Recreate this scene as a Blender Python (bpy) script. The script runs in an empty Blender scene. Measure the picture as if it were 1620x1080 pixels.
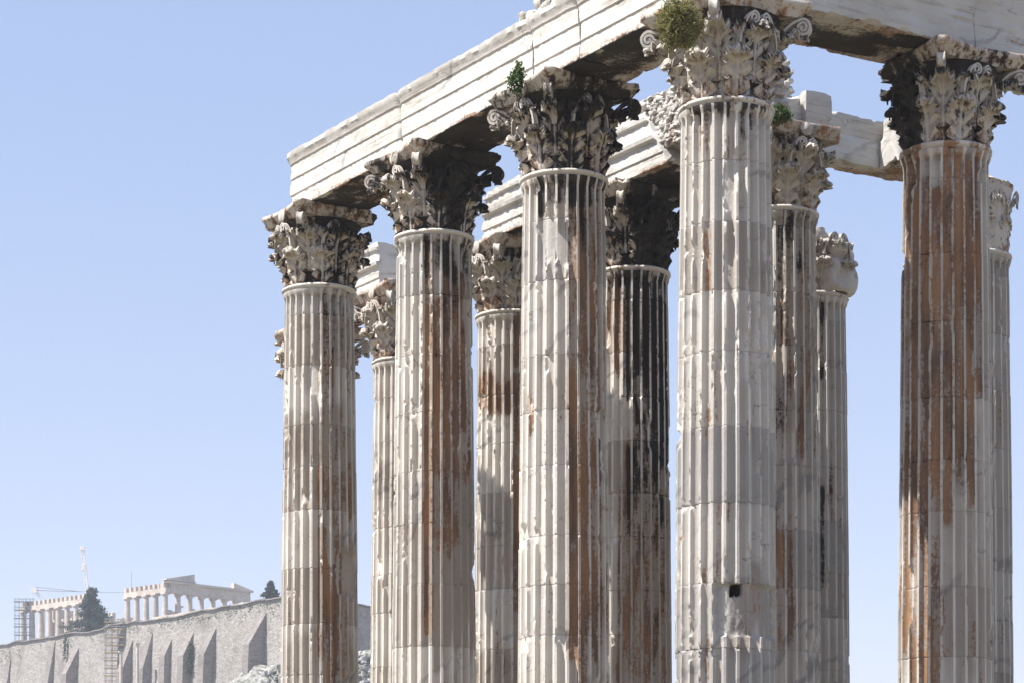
import bpy, math, random
import numpy as np
from mathutils import Vector
random.seed(7)
R = math.radians
scene = bpy.context.scene
COL = scene.collection
PI = math.pi

# ------------------------------------------------------------------ camera
F = 3935.0; YH = 1431.5; EYE = 1.6            # focal length and horizon in pixels of the 1620 px wide photograph
cd = bpy.data.cameras.new('camera'); cam = bpy.data.objects.new('camera', cd); COL.objects.link(cam)
cam.location = (0, 0, EYE); cam.rotation_euler = (R(90), 0, 0)
cd.sensor_width = 36; cd.lens = 36 * F / 1620; cd.shift_y = (YH - 540) / 1620
cd.clip_start = 0.5; cd.clip_end = 30000
scene.camera = cam

# ------------------------------------------------------------------ light
SUN_H = Vector((-0.956, -0.292, 0)).normalized()
SUN_EL = R(57.5)
SUN = Vector((SUN_H.x * math.cos(SUN_EL), SUN_H.y * math.cos(SUN_EL), math.sin(SUN_EL)))
sl = bpy.data.lights.new('sun', 'SUN'); sl.energy = 5.0; sl.angle = R(0.5); sl.color = (1, 0.965, 0.91)
so = bpy.data.objects.new('sun', sl); COL.objects.link(so)
so.rotation_euler = SUN.to_track_quat('Z', 'Y').to_euler()
w = bpy.data.worlds.new('World'); scene.world = w; w.use_nodes = True
nt = w.node_tree; bg = nt.nodes['Background']
sky = nt.nodes.new('ShaderNodeTexSky'); sky.sky_type = 'NISHITA'; sky.sun_disc = False
sky.sun_elevation = SUN_EL; sky.sun_rotation = math.atan2(SUN.x, SUN.y)
sky.altitude = 100; sky.air_density = 1.0; sky.dust_density = 0.4; sky.ozone_density = 3.0
hs = nt.nodes.new('ShaderNodeHueSaturation'); hs.inputs['Saturation'].default_value = 1.5
gm = nt.nodes.new('ShaderNodeGamma'); gm.inputs[1].default_value = 0.42
nt.links.new(sky.outputs[0], gm.inputs[0]); nt.links.new(gm.outputs[0], hs.inputs['Color']); wb = nt.nodes.new('ShaderNodeMix'); wb.data_type = 'RGBA'; wb.blend_type = 'MULTIPLY'; wb.inputs[0].default_value = 1; wb.inputs[7].default_value = (1.76, 1.545, 1.66, 1)
nt.links.new(hs.outputs[0], wb.inputs[6]); nt.links.new(wb.outputs[2], bg.inputs[0])
bg.inputs[1].default_value = 0.15
vs = scene.view_settings; vs.view_transform = 'Standard'; vs.look = 'None'; vs.exposure = 0.93; vs.gamma = 1
scene.cycles.max_bounces = 6; scene.cycles.diffuse_bounces = 4; scene.cycles.glossy_bounces = 2

# ------------------------------------------------------------------ numpy noise
def _h(ix, iy, iz, s):
    n = (ix * 374761393 + iy * 668265263 + iz * 2147483647 + s * 1274126177) & 0xFFFFFFFF
    n = ((n ^ (n >> 13)) * 1274126177) & 0xFFFFFFFF
    n = ((n ^ (n >> 16)) * 2246822519) & 0xFFFFFFFF
    return ((n ^ (n >> 15)) & 0xFFFFFF) / float(0xFFFFFF)
def noise3(x, y, z, s=0):
    x, y, z = np.broadcast_arrays(np.asarray(x, float), np.asarray(y, float), np.asarray(z, float))
    ix, iy, iz = (np.floor(a).astype(np.int64) for a in (x, y, z))
    fx, fy, fz = x - ix, y - iy, z - iz
    fx, fy, fz = (a * a * (3 - 2 * a) for a in (fx, fy, fz))
    r = 0
    for dx in (0, 1):
        wx = fx if dx else 1 - fx
        for dy in (0, 1):
            wy = fy if dy else 1 - fy
            for dz in (0, 1):
                wz = fz if dz else 1 - fz
                r = r + wx * wy * wz * _h(ix + dx, iy + dy, iz + dz, s)
    return r
def fbm(x, y, z, s=0, o=3):
    r = 0; a = 0.5; t = 0
    for i in range(o):
        k = 2.03 ** i
        r = r + a * noise3(x * k, y * k, z * k, s + i * 17); t += a; a *= 0.5
    return r / t
def sstep(a, b, x):
    t = np.clip((x - a) / (b - a), 0, 1); return t * t * (3 - 2 * t)

# ------------------------------------------------------------------ materials
class NB:
    def __init__(s, name):
        s.m = bpy.data.materials.new(name); s.m.use_nodes = True; s.t = s.m.node_tree; s.b = s.t.nodes['Principled BSDF']
    def n(s, ty, **kw):
        o = s.t.nodes.new('ShaderNode' + ty)
        for k, v in kw.items():
            if k.startswith('i_'):
                k = k[2:]; k = int(k) if k.isdigit() else k.replace('_', ' ')
                if hasattr(v, 'links') and hasattr(v, 'is_output'): s.t.links.new(v, o.inputs[k])
                else: o.inputs[k].default_value = v
            else: setattr(o, k, v)
        return o
    def math(s, op, a, b=0.0, clamp=False):
        o = s.n('Math', operation=op, use_clamp=clamp)
        for i, v in enumerate((a, b)):
            if hasattr(v, 'is_output'): s.t.links.new(v, o.inputs[i])
            else: o.inputs[i].default_value = v
        return o.outputs[0]
    def mix(s, f, a, b):
        o = s.n('Mix', data_type='RGBA')
        for i, v in ((0, f), (6, a), (7, b)):
            if hasattr(v, 'is_output'): s.t.links.new(v, o.inputs[i])
            else: o.inputs[i].default_value = v if i == 0 else (v[0], v[1], v[2], 1)
        return o.outputs[2]
    def step(s, v, a, b):
        o = s.n('MapRange', interpolation_type='SMOOTHSTEP'); s.t.links.new(v, o.inputs[0])
        o.inputs[1].default_value = a; o.inputs[2].default_value = b
        return o.outputs[0]
    def noise(s, vec, scale, detail=4, rough=0.6, dist=0.0):
        o = s.n('TexNoise'); s.t.links.new(vec, o.inputs['Vector'])
        o.inputs['Scale'].default_value = scale; o.inputs['Detail'].default_value = detail
        o.inputs['Roughness'].default_value = rough; o.inputs['Distortion'].default_value = dist
        return o.outputs[0]
    def pos(s, sc=(1, 1, 1), rot=(0, 0, 0)):
        g = s.n('NewGeometry'); mp = s.n('Mapping'); s.t.links.new(g.outputs['Position'], mp.inputs[0])
        mp.inputs['Scale'].default_value = sc; mp.inputs['Rotation'].default_value = rot
        return mp.outputs[0]
    def attr(s, name): return s.n('Attribute', attribute_name=name).outputs['Fac']
    def bump(s, h, dist, strength=1.0):
        o = s.n('Bump'); s.t.links.new(h, o.inputs['Height']); o.inputs['Distance'].default_value = dist
        o.inputs['Strength'].default_value = strength; s.t.links.new(o.outputs[0], s.b.inputs['Normal'])
    def out(s, col, rough=0.85, spec=0.25):
        if hasattr(col, 'is_output'): s.t.links.new(col, s.b.inputs['Base Color'])
        else: s.b.inputs['Base Color'].default_value = (*col, 1)
        s.b.inputs['Roughness'].default_value = rough; s.b.inputs['Specular IOR Level'].default_value = spec
        return s.m

def marble_mat(name, light, mid, sc=1.0, ss=(6, 6, 0.9), sk=0.45, lines=0.0):
    m = NB(name)
    p = m.pos(); pv = m.pos(ss); ps = m.pos((1.5, 1.5, 0.25))
    big = m.noise(p, 0.8 * sc, 3); fine = m.noise(p, 14 * sc, 6, 0.7); streak = m.noise(pv, 1.1, 5, 0.65); vfine = m.noise(p, 60 * sc, 4, 0.7)
    c = m.mix(m.step(big, 0.35, 0.7), light, mid)
    c = m.mix(m.math('MULTIPLY', m.step(streak, 0.5, 0.72), sk), c, (mid[0] * .72, mid[1] * .69, mid[2] * .66))
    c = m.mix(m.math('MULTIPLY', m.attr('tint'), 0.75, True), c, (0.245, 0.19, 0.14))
    c = m.mix(m.math('MULTIPLY', m.attr('grey'), 0.7, True), c, (0.20, 0.195, 0.195))
    if lines:
        ln = m.noise(m.pos((0.45, 0.45, 13)), 1.0, 4, 0.6, 0.4); c = m.mix(m.math('MULTIPLY', m.math('MULTIPLY', m.step(ln, 0.575, 0.64), m.step(big, 0.35, 0.6)), lines), c, (0.24, 0.20, 0.15))
    # marble veins
    pr = m.pos((1, 1, 1), (0.5, 0.6, 0.2)); pw = m.n('TexWave', wave_type='BANDS', bands_direction='Z'); m.t.links.new(pr, pw.inputs[0])
    pw.inputs['Scale'].default_value = 0.55; pw.inputs['Distortion'].default_value = 9; pw.inputs['Detail'].default_value = 4; pw.inputs['Detail Scale'].default_value = 1.2
    veinm = m.step(m.noise(p, 0.6, 2), 0.52, 0.66)
    c = m.mix(m.math('MULTIPLY', m.math('MULTIPLY', m.step(pw.outputs[1], 0.86, 0.99), veinm), 0.6), c, (0.20, 0.19, 0.19))
    # hair cracks
    vo = m.n('TexVoronoi', feature='DISTANCE_TO_EDGE')
    wp = m.n('VectorMath', operation='ADD'); m.t.links.new(p, wp.inputs[0])
    nz = m.n('TexNoise'); m.t.links.new(p, nz.inputs['Vector']); nz.inputs['Scale'].default_value = 3; nz.inputs['Detail'].default_value = 4
    m.t.links.new(nz.outputs[1], wp.inputs[1]); m.t.links.new(wp.outputs[0], vo.inputs['Vector']); vo.inputs['Scale'].default_value = 1.1
    crack = m.math('SUBTRACT', 1.0, m.step(vo.outputs[0], 0.0, 0.012))
    crack = m.math('MULTIPLY', crack, m.step(m.noise(p, 1.3, 2), 0.5, 0.62))
    c = m.mix(m.math('MULTIPLY', crack, 0.7), c, (0.12, 0.10, 0.08))
    # rust coloured patina
    rf = m.math('ADD', m.attr('rust'), m.math('MULTIPLY', m.math('SUBTRACT', m.math('ADD', m.math('MULTIPLY', fine, 0.45), m.math('MULTIPLY', streak, 0.55)), 0.5), 3.0))
    rm = m.step(rf, 0.36, 0.64)
    rc = m.mix(m.step(m.noise(ps, 2.2, 4), 0.35, 0.7), (0.31, 0.162, 0.075), (0.12, 0.066, 0.042))
    rc = m.mix(m.math('MULTIPLY', m.step(vfine, 0.5, 0.7), 0.5), rc, (0.30, 0.22, 0.16))
    c = m.mix(m.math('MULTIPLY', rm, 0.93), c, rc)
    # black crust
    cf = m.math('ADD', m.attr('crust'), m.math('MULTIPLY', m.math('SUBTRACT', m.math('ADD', m.math('MULTIPLY', fine, 0.38), m.math('MULTIPLY', streak, 0.62)), 0.5), 1.8))
    cm = m.step(cf, 0.38, 0.68)
    cc = m.mix(m.step(fine, 0.45, 0.7), (0.008, 0.0065, 0.0055), (0.032, 0.022, 0.016))
    c = m.mix(m.math('MULTIPLY', cm, 0.94), c, cc)
    # small pits
    pit = m.n('TexVoronoi'); m.t.links.new(p, pit.inputs['Vector']); pit.inputs['Scale'].default_value = 9
    pm = m.math('SUBTRACT', 1.0, m.step(pit.outputs[0], 0.03, 0.09))
    c = m.mix(m.math('MULTIPLY', pm, m.step(m.noise(p, 2.0, 2), 0.5, 0.7)), c, (0.07, 0.055, 0.045))
    h = m.math('ADD', m.math('MULTIPLY', fine, 0.7), m.math('MULTIPLY', vfine, 0.35))
    h = m.math('SUBTRACT', h, m.math('MULTIPLY', crack, 0.4)); h = m.math('SUBTRACT', h, m.math('MULTIPLY', pm, 0.3))
    m.bump(h, 0.02, 0.8)
    return m.out(c, 0.8, 0.3)

MARBLE = marble_mat('weathered_marble', (0.72, 0.685, 0.625), (0.63, 0.585, 0.515))
BEAM = marble_mat('beam_marble', (0.60, 0.58, 0.54), (0.51, 0.485, 0.44), 1.0, (0.7, 0.7, 5.0), 0.6, 0.55)

def rubble_mat():
    m = NB('rubble_stone'); p = m.pos()
    c = m.mix(m.step(m.noise(p, 5, 4), 0.35, 0.65), (0.56, 0.53, 0.48), (0.36, 0.33, 0.29))
    c = m.mix(m.math('MULTIPLY', m.step(m.noise(p, 2.2, 3), 0.58, 0.7), 0.8), c, (0.38, 0.27, 0.2))
    m.bump(m.noise(p, 18, 6, 0.7), 0.03, 0.9)
    return m.out(c)
RUBBLE = rubble_mat()

def far_mat(name, a, b, scale, bumpd=0.3, sp=0.0, dark=(0.12, 0.11, 0.09)):
    m = NB(name); p = m.pos()
    vo = m.n('TexVoronoi'); m.t.links.new(m.pos((.8, .8, 1.7)), vo.inputs['Vector']); vo.inputs['Scale'].default_value = scale
    c = m.mix(m.math('MULTIPLY', vo.outputs['Color'], 1.0), a, b)
    c = m.mix(m.math('MULTIPLY', m.step(m.noise(p, 0.12, 5, 0.7), 0.45, 0.7), 0.6), c, (b[0] * .7, b[1] * .68, b[2] * .66))
    if sp: c = m.mix(m.step(m.noise(p, 0.9, 4, 0.75), 1 - sp, 1 - sp + .06), c, dark)
    m.bump(m.noise(p, scale * 1.3, 4, 0.7), bumpd, 0.8)
    return m.out(c, 0.95, 0.1)
WALLM = far_mat('fortress_wall_stone', (0.42, 0.39, 0.355), (0.22, 0.20, 0.18), 1.7, 0.3, 0.37)
BUTM = far_mat('buttress_stone', (0.30, 0.27, 0.25), (0.18, 0.16, 0.145), 1.5, 0.2)
TEMPLEM = far_mat('far_temple_marble', (0.58, 0.52, 0.455), (0.46, 0.40, 0.35), 0.8, 0.06)
ROCKM = far_mat('hill_rock', (0.44, 0.425, 0.405), (0.24, 0.23, 0.215), 0.9, 0.6, 0.50, (0.10, 0.11, 0.075))

def simple(name, col, var=0.15, scale=8, rough=0.8, metal=0.0, trans=0.0):
    m = NB(name); p = m.pos()
    c = m.mix(m.step(m.noise(p, scale, 3), 0.3, 0.7), tuple(x * (1 - var) for x in col), tuple(min(1, x * (1 + var)) for x in col))
    m.b.inputs['Metallic'].default_value = metal
    mm = m.out(c, rough, 0.3)
    if trans:
        tb = m.n('BsdfTranslucent'); m.t.links.new(c, tb.inputs[0]); mx = m.n('MixShader'); mx.inputs[0].default_value = trans
        m.t.links.new(m.b.outputs[0], mx.inputs[1]); m.t.links.new(tb.outputs[0], mx.inputs[2])
        m.t.links.new(mx.outputs[0], m.t.nodes['Material Output'].inputs[0])
    return mm
CONIFER = simple('conifer_needles', (0.035, 0.055, 0.045), 0.35, 0.6, trans=.15)
BUSHM = simple('olive_twig_leaves', (0.21, 0.20, 0.075), 0.5, 9, trans=.3)
LEAFM = simple('green_leaves', (0.07, 0.12, 0.035), 0.5, 12, trans=.3)
WOODM = simple('twig_bark', (0.16, 0.12, 0.08), 0.3, 20)
STEEL = simple('scaffold_steel', (0.20, 0.22, 0.25), 0.2, 3, 0.5, 0.4)
PLANK = simple('scaffold_plank', (0.50, 0.34, 0.12), 0.3, 2)
CRANEM = simple('white_crane_paint', (0.78, 0.76, 0.72), 0.08, 2, 0.5)
TRAILM = simple('climber_leaves', (0.08, 0.11, 0.06), 0.5, 1.5, trans=.2)

def ground_mat():
    m = NB('dusty_ground'); p = m.pos()
    c = m.mix(m.step(m.noise(p, 0.08, 6, 0.65), 0.4, 0.65), (0.20, 0.165, 0.12), (0.14, 0.13, 0.07))
    m.bump(m.noise(p, 2.5, 6), 0.05)
    return m.out(c, 0.95, 0.1)
GROUNDM = ground_mat()

# ------------------------------------------------------------------ object helpers
def link_mesh(name, V, Fc, mat, parent=None, attrs=None, smooth=True, sharp=None):
    """V (n,3) array, Fc (m,4) or (m,3) int array or list of arrays"""
    V = np.asarray(V, np.float32).reshape(-1, 3)
    Fs = Fc if isinstance(Fc, list) else [Fc]
    Fs = [np.asarray(f, np.int32) for f in Fs if len(f)]
    me = bpy.data.meshes.new(name)
    nl = sum(f.size for f in Fs); nf = sum(len(f) for f in Fs)
    me.vertices.add(len(V)); me.vertices.foreach_set('co', V.ravel())
    me.loops.add(nl); me.polygons.add(nf)
    me.loops.foreach_set('vertex_index', np.concatenate([f.ravel() for f in Fs]))
    tot = np.concatenate([np.full(len(f), f.shape[1], np.int32) for f in Fs])
    st = np.concatenate([[0], np.cumsum(tot)[:-1]]).astype(np.int32)
    me.polygons.foreach_set('loop_start', st)
    me.polygons.foreach_set('use_smooth', np.full(nf, smooth, bool))
    me.update(calc_edges=True)
    if attrs:
        for k, a in attrs.items():
            at = me.attributes.new(k, 'FLOAT', 'POINT'); at.data.foreach_set('value', np.asarray(a, np.float32).ravel())
    if smooth and sharp: me.set_sharp_from_angle(angle=R(sharp))
    me.materials.append(mat)
    o = bpy.data.objects.new(name, me); COL.objects.link(o)
    if parent is not None: o.parent = parent
    return o
def empty(name, loc, rz=0.0, parent=None):
    o = bpy.data.objects.new(name, None); COL.objects.link(o); o.location = loc; o.rotation_euler = (0, 0, rz); o.empty_display_size = 0.3
    if parent is not None: o.parent = parent
    return o
def tag(o, label, cat, group=None, kind=None):
    if label: o['label'] = label
    if cat: o['category'] = cat
    if group: o['group'] = group
    if kind: o['kind'] = kind
    return o
def grid_faces(nr, nc, wrap=False):
    i = np.arange(nr - 1)[:, None]; j = np.arange(nc if wrap else nc - 1)[None, :]
    a = i * nc + j; b = i * nc + (j + 1) % nc; c = (i + 1) * nc + (j + 1) % nc; d = (i + 1) * nc + j
    return np.stack([a, b, c, d], -1).reshape(-1, 4)
def at(px, py, d): return Vector(((px - 810) / F * d, d, EYE + (YH - py) * d / F))

class MB:
    """collects boxes and tubes into one mesh"""
    def __init__(s): s.v = []; s.q = []; s.n = 0
    def add(s, V, Fq):
        V = np.asarray(V, float).reshape(-1, 3); s.v.append(V); s.q.append(np.asarray(Fq) + s.n); s.n += len(V)
    def box(s, c, size, rz=0.0, taper=1.0):
        x, y, z = (a / 2 for a in size); cs, sn = math.cos(rz), math.sin(rz)
        P = []
        for k, t in ((-1, 1), (1, taper)):
            for a, b in ((-1, -1), (1, -1), (1, 1), (-1, 1)):
                X, Y = a * x * t, b * y * t; P.append((c[0] + X * cs - Y * sn, c[1] + X * sn + Y * cs, c[2] + k * z))
        s.add(P, [(0, 3, 2, 1), (4, 5, 6, 7), (0, 1, 5, 4), (1, 2, 6, 5), (2, 3, 7, 6), (3, 0, 4, 7)])
    def tube(s, a, b, r, r2=None, n=6):
        a = np.array(a, float); b = np.array(b, float); r2 = r if r2 is None else r2
        d = (b - a) / max(1e-9, np.linalg.norm(b - a)); up = np.array([0, 0, 1.0]) if abs(d[2]) < .9 else np.array([1.0, 0, 0])
        u = np.cross(d, up); u /= np.linalg.norm(u); v = np.cross(d, u)
        t = np.arange(n) / n * 2 * PI; ring = np.cos(t)[:, None] * u + np.sin(t)[:, None] * v
        s.add(np.vstack([a + ring * r, b + ring * r2, [a], [b]]), np.vstack([grid_faces(2, n, True)]))
        base = s.n - (2 * n + 2)
        caps = [[base + 2 * n, base + (k + 1) % n, base + k, base + k] for k in range(n)]
        # caps as degenerate-free triangles kept separately
        s.tri = getattr(s, 'tri', []); s.tri += [(c[0], c[1], c[2]) for c in caps] + [(base + 2 * n + 1, base + n + k, base + n + (k + 1) % n) for k in range(n)]
    def build(s, name, mat, parent=None, smooth=False, attrs=None, sharp=None):
        Fs = [np.vstack(s.q)]
        if getattr(s, 'tri', None): Fs.append(np.array(s.tri))
        return link_mesh(name, np.vstack(s.v), Fs, mat, parent, attrs, smooth, sharp)

# ------------------------------------------------------------------ ground
g = MB(); g.add([(-2500, -2500, 0), (2500, -2500, 0), (2500, 2500, 0), (-2500, 2500, 0)], [(0, 1, 2, 3)])
tag(g.build('ground', GROUNDM), None, None, kind='structure')

# ------------------------------------------------------------------ temple of the great columns: grid
TH = 0.5556; SP = 5.24
U2 = np.array([-math.sin(TH), math.cos(TH)]); V2 = np.array([math.cos(TH), math.sin(TH)]); D0 = np.array([3.82, 44.57])
def gp(n, m, z=0.0):
    p = D0 + U2 * SP * n + V2 * SP * m; return Vector((p[0], p[1], z))
ZN = EYE + 14.38          # height of the neck ring
ZC = EYE + 16.04          # top of the capitals, underside of the beams
HB = 1.30                 # beam height

# stains and painted shade: (fx0, fx1, py0, py1, kind, amount)   fx = -1 left edge .. 1 right edge as seen from the south
class Col: pass
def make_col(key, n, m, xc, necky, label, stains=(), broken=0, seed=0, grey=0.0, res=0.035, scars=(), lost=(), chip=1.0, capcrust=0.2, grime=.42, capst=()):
    c = Col(); c.key = key; c.seed = seed
    p = gp(n, m); d = p.y
    x = (xc - 810) / F * d
    c.x, c.y = x, d
    c.zn = EYE + (YH - necky) * d / F
    c.zb = 0.9; c.stains = stains; c.capst = capst
    root = empty('marble_column', (x, d, 0), 0)
    tag(root, label, 'column', 'giant fluted columns of the ruined temple')
    c.root = root; c.rng = random.Random(seed * 31 + 5)
    def z_of(py): return EYE + (YH - py) * d / F
    camaz = math.atan2(-d, -x)                      # direction from the column to the viewer
    c.camaz = camaz
    def stain(az, z, hollow=1.0, cap=False):
        """az, z arrays -> rust, crust, tint, grey"""
        rel = az - camaz; fx = np.sin(rel); front = np.cos(rel) > -0.15
        rust = np.zeros_like(fx); crust = np.zeros_like(fx); tint = np.zeros_like(fx); gr = np.full_like(fx, grey)
        for (a, b, y0, y1, kd, amt) in stains:
            z1, z0 = z_of(y0), z_of(y1)
            wob = (noise3(fx * 9, z * 1.2, 0, seed + 3) - .5) * 0.5 + (noise3(az * 3.9, 0, y0 * .37, seed + 4) - .5) * min(1.6, (z1 - z0) * .5)
            e = 0.07
            mk = sstep(a - e, a + e, fx) * (1 - sstep(b - e, b + e, fx)) * sstep(z0 - .25, z0 + .15, z + wob) * (1 - sstep(z1 - .15, z1 + .25, z + wob)) * front
            if kd == 'r': rust = np.maximum(rust, amt * mk)
            elif kd == 'k': crust = np.maximum(crust, amt * mk)
            elif kd == 't': tint = np.maximum(tint, amt * mk)
            else: gr = np.maximum(gr, amt * mk)
        back = np.cos(rel) <= -0.15
        rust = rust + back * 0.45 * noise3(az * 4, z * .6, 0, seed + 9)
        return rust, crust, tint, gr
    c.stain = stain

    # ---- shaft
    NA = 264; per = 11
    drum = [c.zb]; rg = random.Random(seed)
    while drum[-1] < c.zn - 1.7: drum.append(drum[-1] + rg.uniform(0.95, 1.45))
    drum.append(c.zn - 0.12); drum = np.array(drum)
    zl = EYE + 3.6 if d < 50 else EYE + 4.2
    zs = np.concatenate([np.arange(c.zb, zl, 0.14), np.arange(zl, c.zn - 1.2, res), np.linspace(c.zn - 1.2, c.zn - 0.12, 46)])
    for j in drum[1:-1]: zs = np.concatenate([zs[np.abs(zs - j) > 0.016], [j - .012, j - .003, j + .003, j + .012]])
    zs = np.sort(zs); NZ = len(zs)
    di = np.clip(np.searchsorted(drum, zs) - 1, 0, len(drum) - 2)
    drng = np.random.RandomState(seed + 100); doff = drng.uniform(-.006, .006, len(drum)); drot = drng.uniform(-.006, .006, len(drum))
    dt = drng.uniform(0, 1, len(drum))
    t = np.clip((zs - EYE) / 14.38, -.15, 1)
    Rz = 0.925 - 0.125 * np.sign(t) * np.abs(t) ** 1.7 + doff[di]
    jd = np.min(np.abs(zs[:, None] - drum[None, 1:-1]), axis=1)
    u = (np.arange(NA) % per) / per                      # position inside one flute
    fl = np.arange(NA) // per
    # flute section: fillet for 0..0.2, hollow 0.2..1
    uu = np.array([0.0, .085, .17, .19, .27, .38, .50, .585, .69, .80, .90])
    uu = np.array([0.0, .10, .20, .225, .30, .42, .60, .78, .90, .975, .985])
    u = uu[np.arange(NA) % per]; az = (fl + u) / 24 * 2 * PI
    hs_ = (u - .6) / .4
    dep = np.where(u >= .2, np.sqrt(np.clip(1 - hs_ ** 2, 0, 1)), 0.0)
    Z = zs[:, None]; A = az[None, :] + drot[di][:, None] + 0.1 * seed
    # flute end: round arch just under the neck
    ztop = c.zn - 0.24; archw = 0.085
    archz = ztop - archw * (1 - np.sqrt(np.clip(1 - np.clip(hs_, -1, 1) ** 2, 0, 1)))
    endm = sstep(-0.015, 0.02, archz[None, :] - Z)
    flare = 0.0 + 0.05 * sstep(c.zn - .3, c.zn - .12, zs)
    Rr = (Rz + flare)[:, None] * np.ones((1, NA))
    hollowd = 0.098 * dep[None, :] * endm
    X_, Y_ = np.cos(A), np.sin(A)
    # chipping of the arrises
    n1 = fbm(X_ * 6.5, Y_ * 6.5, Z * 1.6, seed + 1, 3); n2 = noise3(X_ * 17, Y_ * 17, Z * 9, seed + 2); n3 = noise3(X_ * 34, Y_ * 34, Z * 26, seed + 4)
    nl = fbm(X_ * 1.3, Y_ * 1.3, Z * .35, seed + 6, 2)
    edge = np.exp(-jd / 0.07)[:, None]
    q = n1 * .60 + n2 * .22 + n3 * .1 + (nl - .5) * .34 + edge * .13 * n2
    chipd = np.clip((q - (0.615 - .02 * chip)) * 0.7 * chip, 0, 0.075)
    r = np.minimum(Rr - hollowd, Rr - chipd)
    # heavier losses
    q2 = fbm(X_ * 2.1 + 5, Y_ * 2.1, Z * .9, seed + 8, 3) + (n2 - .5) * .08 + edge * .05
    r = np.minimum(r, Rr - np.clip((q2 - .69) * 1.4, 0, 0.10))
    r = r - 0.008 * np.exp(-(jd / 0.006) ** 2)[:, None] * (0.5 + n2) - 0.004 * n3 * (hollowd > .01)
    holem = None
    rel = A - camaz; fxx = np.sin(rel); frontm = np.cos(rel) > 0
    for (a, b, y0, y1, dd) in scars:
        z1, z0 = z_of(y0), z_of(y1)
        mk = sstep(a - .02, a + .02, fxx + (n2 - .5) * .06) * (1 - sstep(b - .02, b + .02, fxx + (n2 - .5) * .06)) * sstep(z0 - .012, z0 + .012, Z + (n2 - .5) * .05) * (1 - sstep(z1 - .012, z1 + .012, Z)) * frontm
        if dd > .2: holem = mk
        r = r * (1 - mk) + (Rr - dd - .02 * n2 - .012 * n3) * mk
    P = np.stack([r * X_, r * Y_, np.broadcast_to(Z, r.shape)], -1)
    holl = np.broadcast_to(dep[None, :] > 0.25, r.shape)
    azf = (np.round(A * 24 / (2 * PI) - .6) + .6) / 24 * 2 * PI       # stain constant inside one flute
    rust, crust, tint, gr = stain(np.where(holl, azf, A), np.broadcast_to(Z, r.shape) + 0 * A)
    kf = np.floor(A * 24 / (2 * PI) + .01)
    vq = noise3(kf * 1.7, di[:, None] * 3.3 + Z * .15, 0, seed + 12)            # per flute and drum variation
    vc = fbm(X_ * 4.5, Y_ * 4.5, Z * .8, seed + 14, 4)
    vf = np.clip(.40 * vq + .60 * (vc - .5) * 2.2 + .30, 0, 1)
    wgt = np.where(holl, 1.0, .42)
    halo = rust; rust = rust * wgt * (.30 + .78 * vf); crust = crust * wgt * (.36 + .80 * vf)
    rust += np.where(holl, .42 * sstep(.60, .85, vf), 0)
    crust = crust + .55 * np.exp(-(jd / 0.007) ** 2)[:, None] * n2
    fresh = sstep(0.03, .06, chipd) * np.where(holl, 0, 1); rust *= 1 - .7 * fresh; crust *= 1 - .7 * fresh
    deep = sstep(.50, .92, dep)[None, :]  # darker tint in the flute hollows paints shade into them
    tint = np.clip(tint + sstep(.6, .95, dt[di])[:, None] * .55 * np.where(holl, 1, .5) + (.28 + .40 * vf) * (.06 + .94 * deep) + .55 * halo * np.where(holl, 1, .6) + grime * sstep(-.15, .5, fxx) * np.where(holl, 1, .45) * (.4 + vf), 0, 1)  # last term: brown grime together with painted shade over the right half
    gr = np.clip(gr + sstep(.70, .98, 1 - dt[di])[:, None] * .5 + .5 * np.exp(-(jd / 0.006) ** 2)[:, None], 0, 1)
    rust = np.minimum(rust, .74)
    if holem is not None: crust = np.maximum(crust, 1.3 * holem)  # the hole's inner shade is painted black through the crust mask
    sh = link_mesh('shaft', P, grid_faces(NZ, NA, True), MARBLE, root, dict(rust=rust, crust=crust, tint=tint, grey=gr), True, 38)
    # ---- neck ring
    k = np.array([(.80, -.12), (.83, -.125), (.845, -.10), (.85, -.085), (.875, -.075), (.885, -.045), (.875, -.015), (.85, 0), (.80, .008), (.70, .01)])
    a2 = np.arange(160) / 160 * 2 * PI
    rr = k[:, 0][:, None] - .03 * sstep(.6, .8, fbm(np.cos(a2) * 2.5, np.sin(a2) * 2.5, 0, seed + 40, 3))[None, :] * (k[:, 0] > .82)[:, None] * 1.0 - .01 * noise3(np.cos(a2) * 12, np.sin(a2) * 12, k[:, 1][:, None] * 20, seed)
    P = np.stack([rr * np.cos(a2), rr * np.sin(a2), np.broadcast_to(k[:, 1][:, None] + c.zn, rr.shape)], -1)
    ru, cr, ti, g2 = stain(np.broadcast_to(a2, rr.shape), P[..., 2])
    link_mesh('neck_ring', P, grid_faces(len(k), 160, True), MARBLE, root, dict(rust=np.clip(ru * .45 + .3 * fbm(P[..., 0] * 4, P[..., 1] * 4, 0, seed, 3), 0, 1), crust=cr * .3, tint=ti * .5 + .2, grey=g2))
    # ---- attic base
    k = np.array([(1.28, .0), (1.28, .28), (1.22, .28), (1.27, .36), (1.27, .44), (1.2, .52), (1.08, .54), (1.05, .60), (1.08, .68), (1.14, .70), (1.16, .77), (1.12, .84), (.98, .87), (.93, .95)])
    a2 = np.arange(96) / 96 * 2 * PI
    P = np.stack([k[:, 0][:, None] * np.cos(a2), k[:, 0][:, None] * np.sin(a2), np.broadcast_to(k[:, 1][:, None], (len(k), 96))], -1)
    link_mesh('base', P, grid_faces(len(k), 96, True), MARBLE, root, None, True, 40)
    capital(c, broken, lost, capcrust, grey)
    return c

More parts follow.
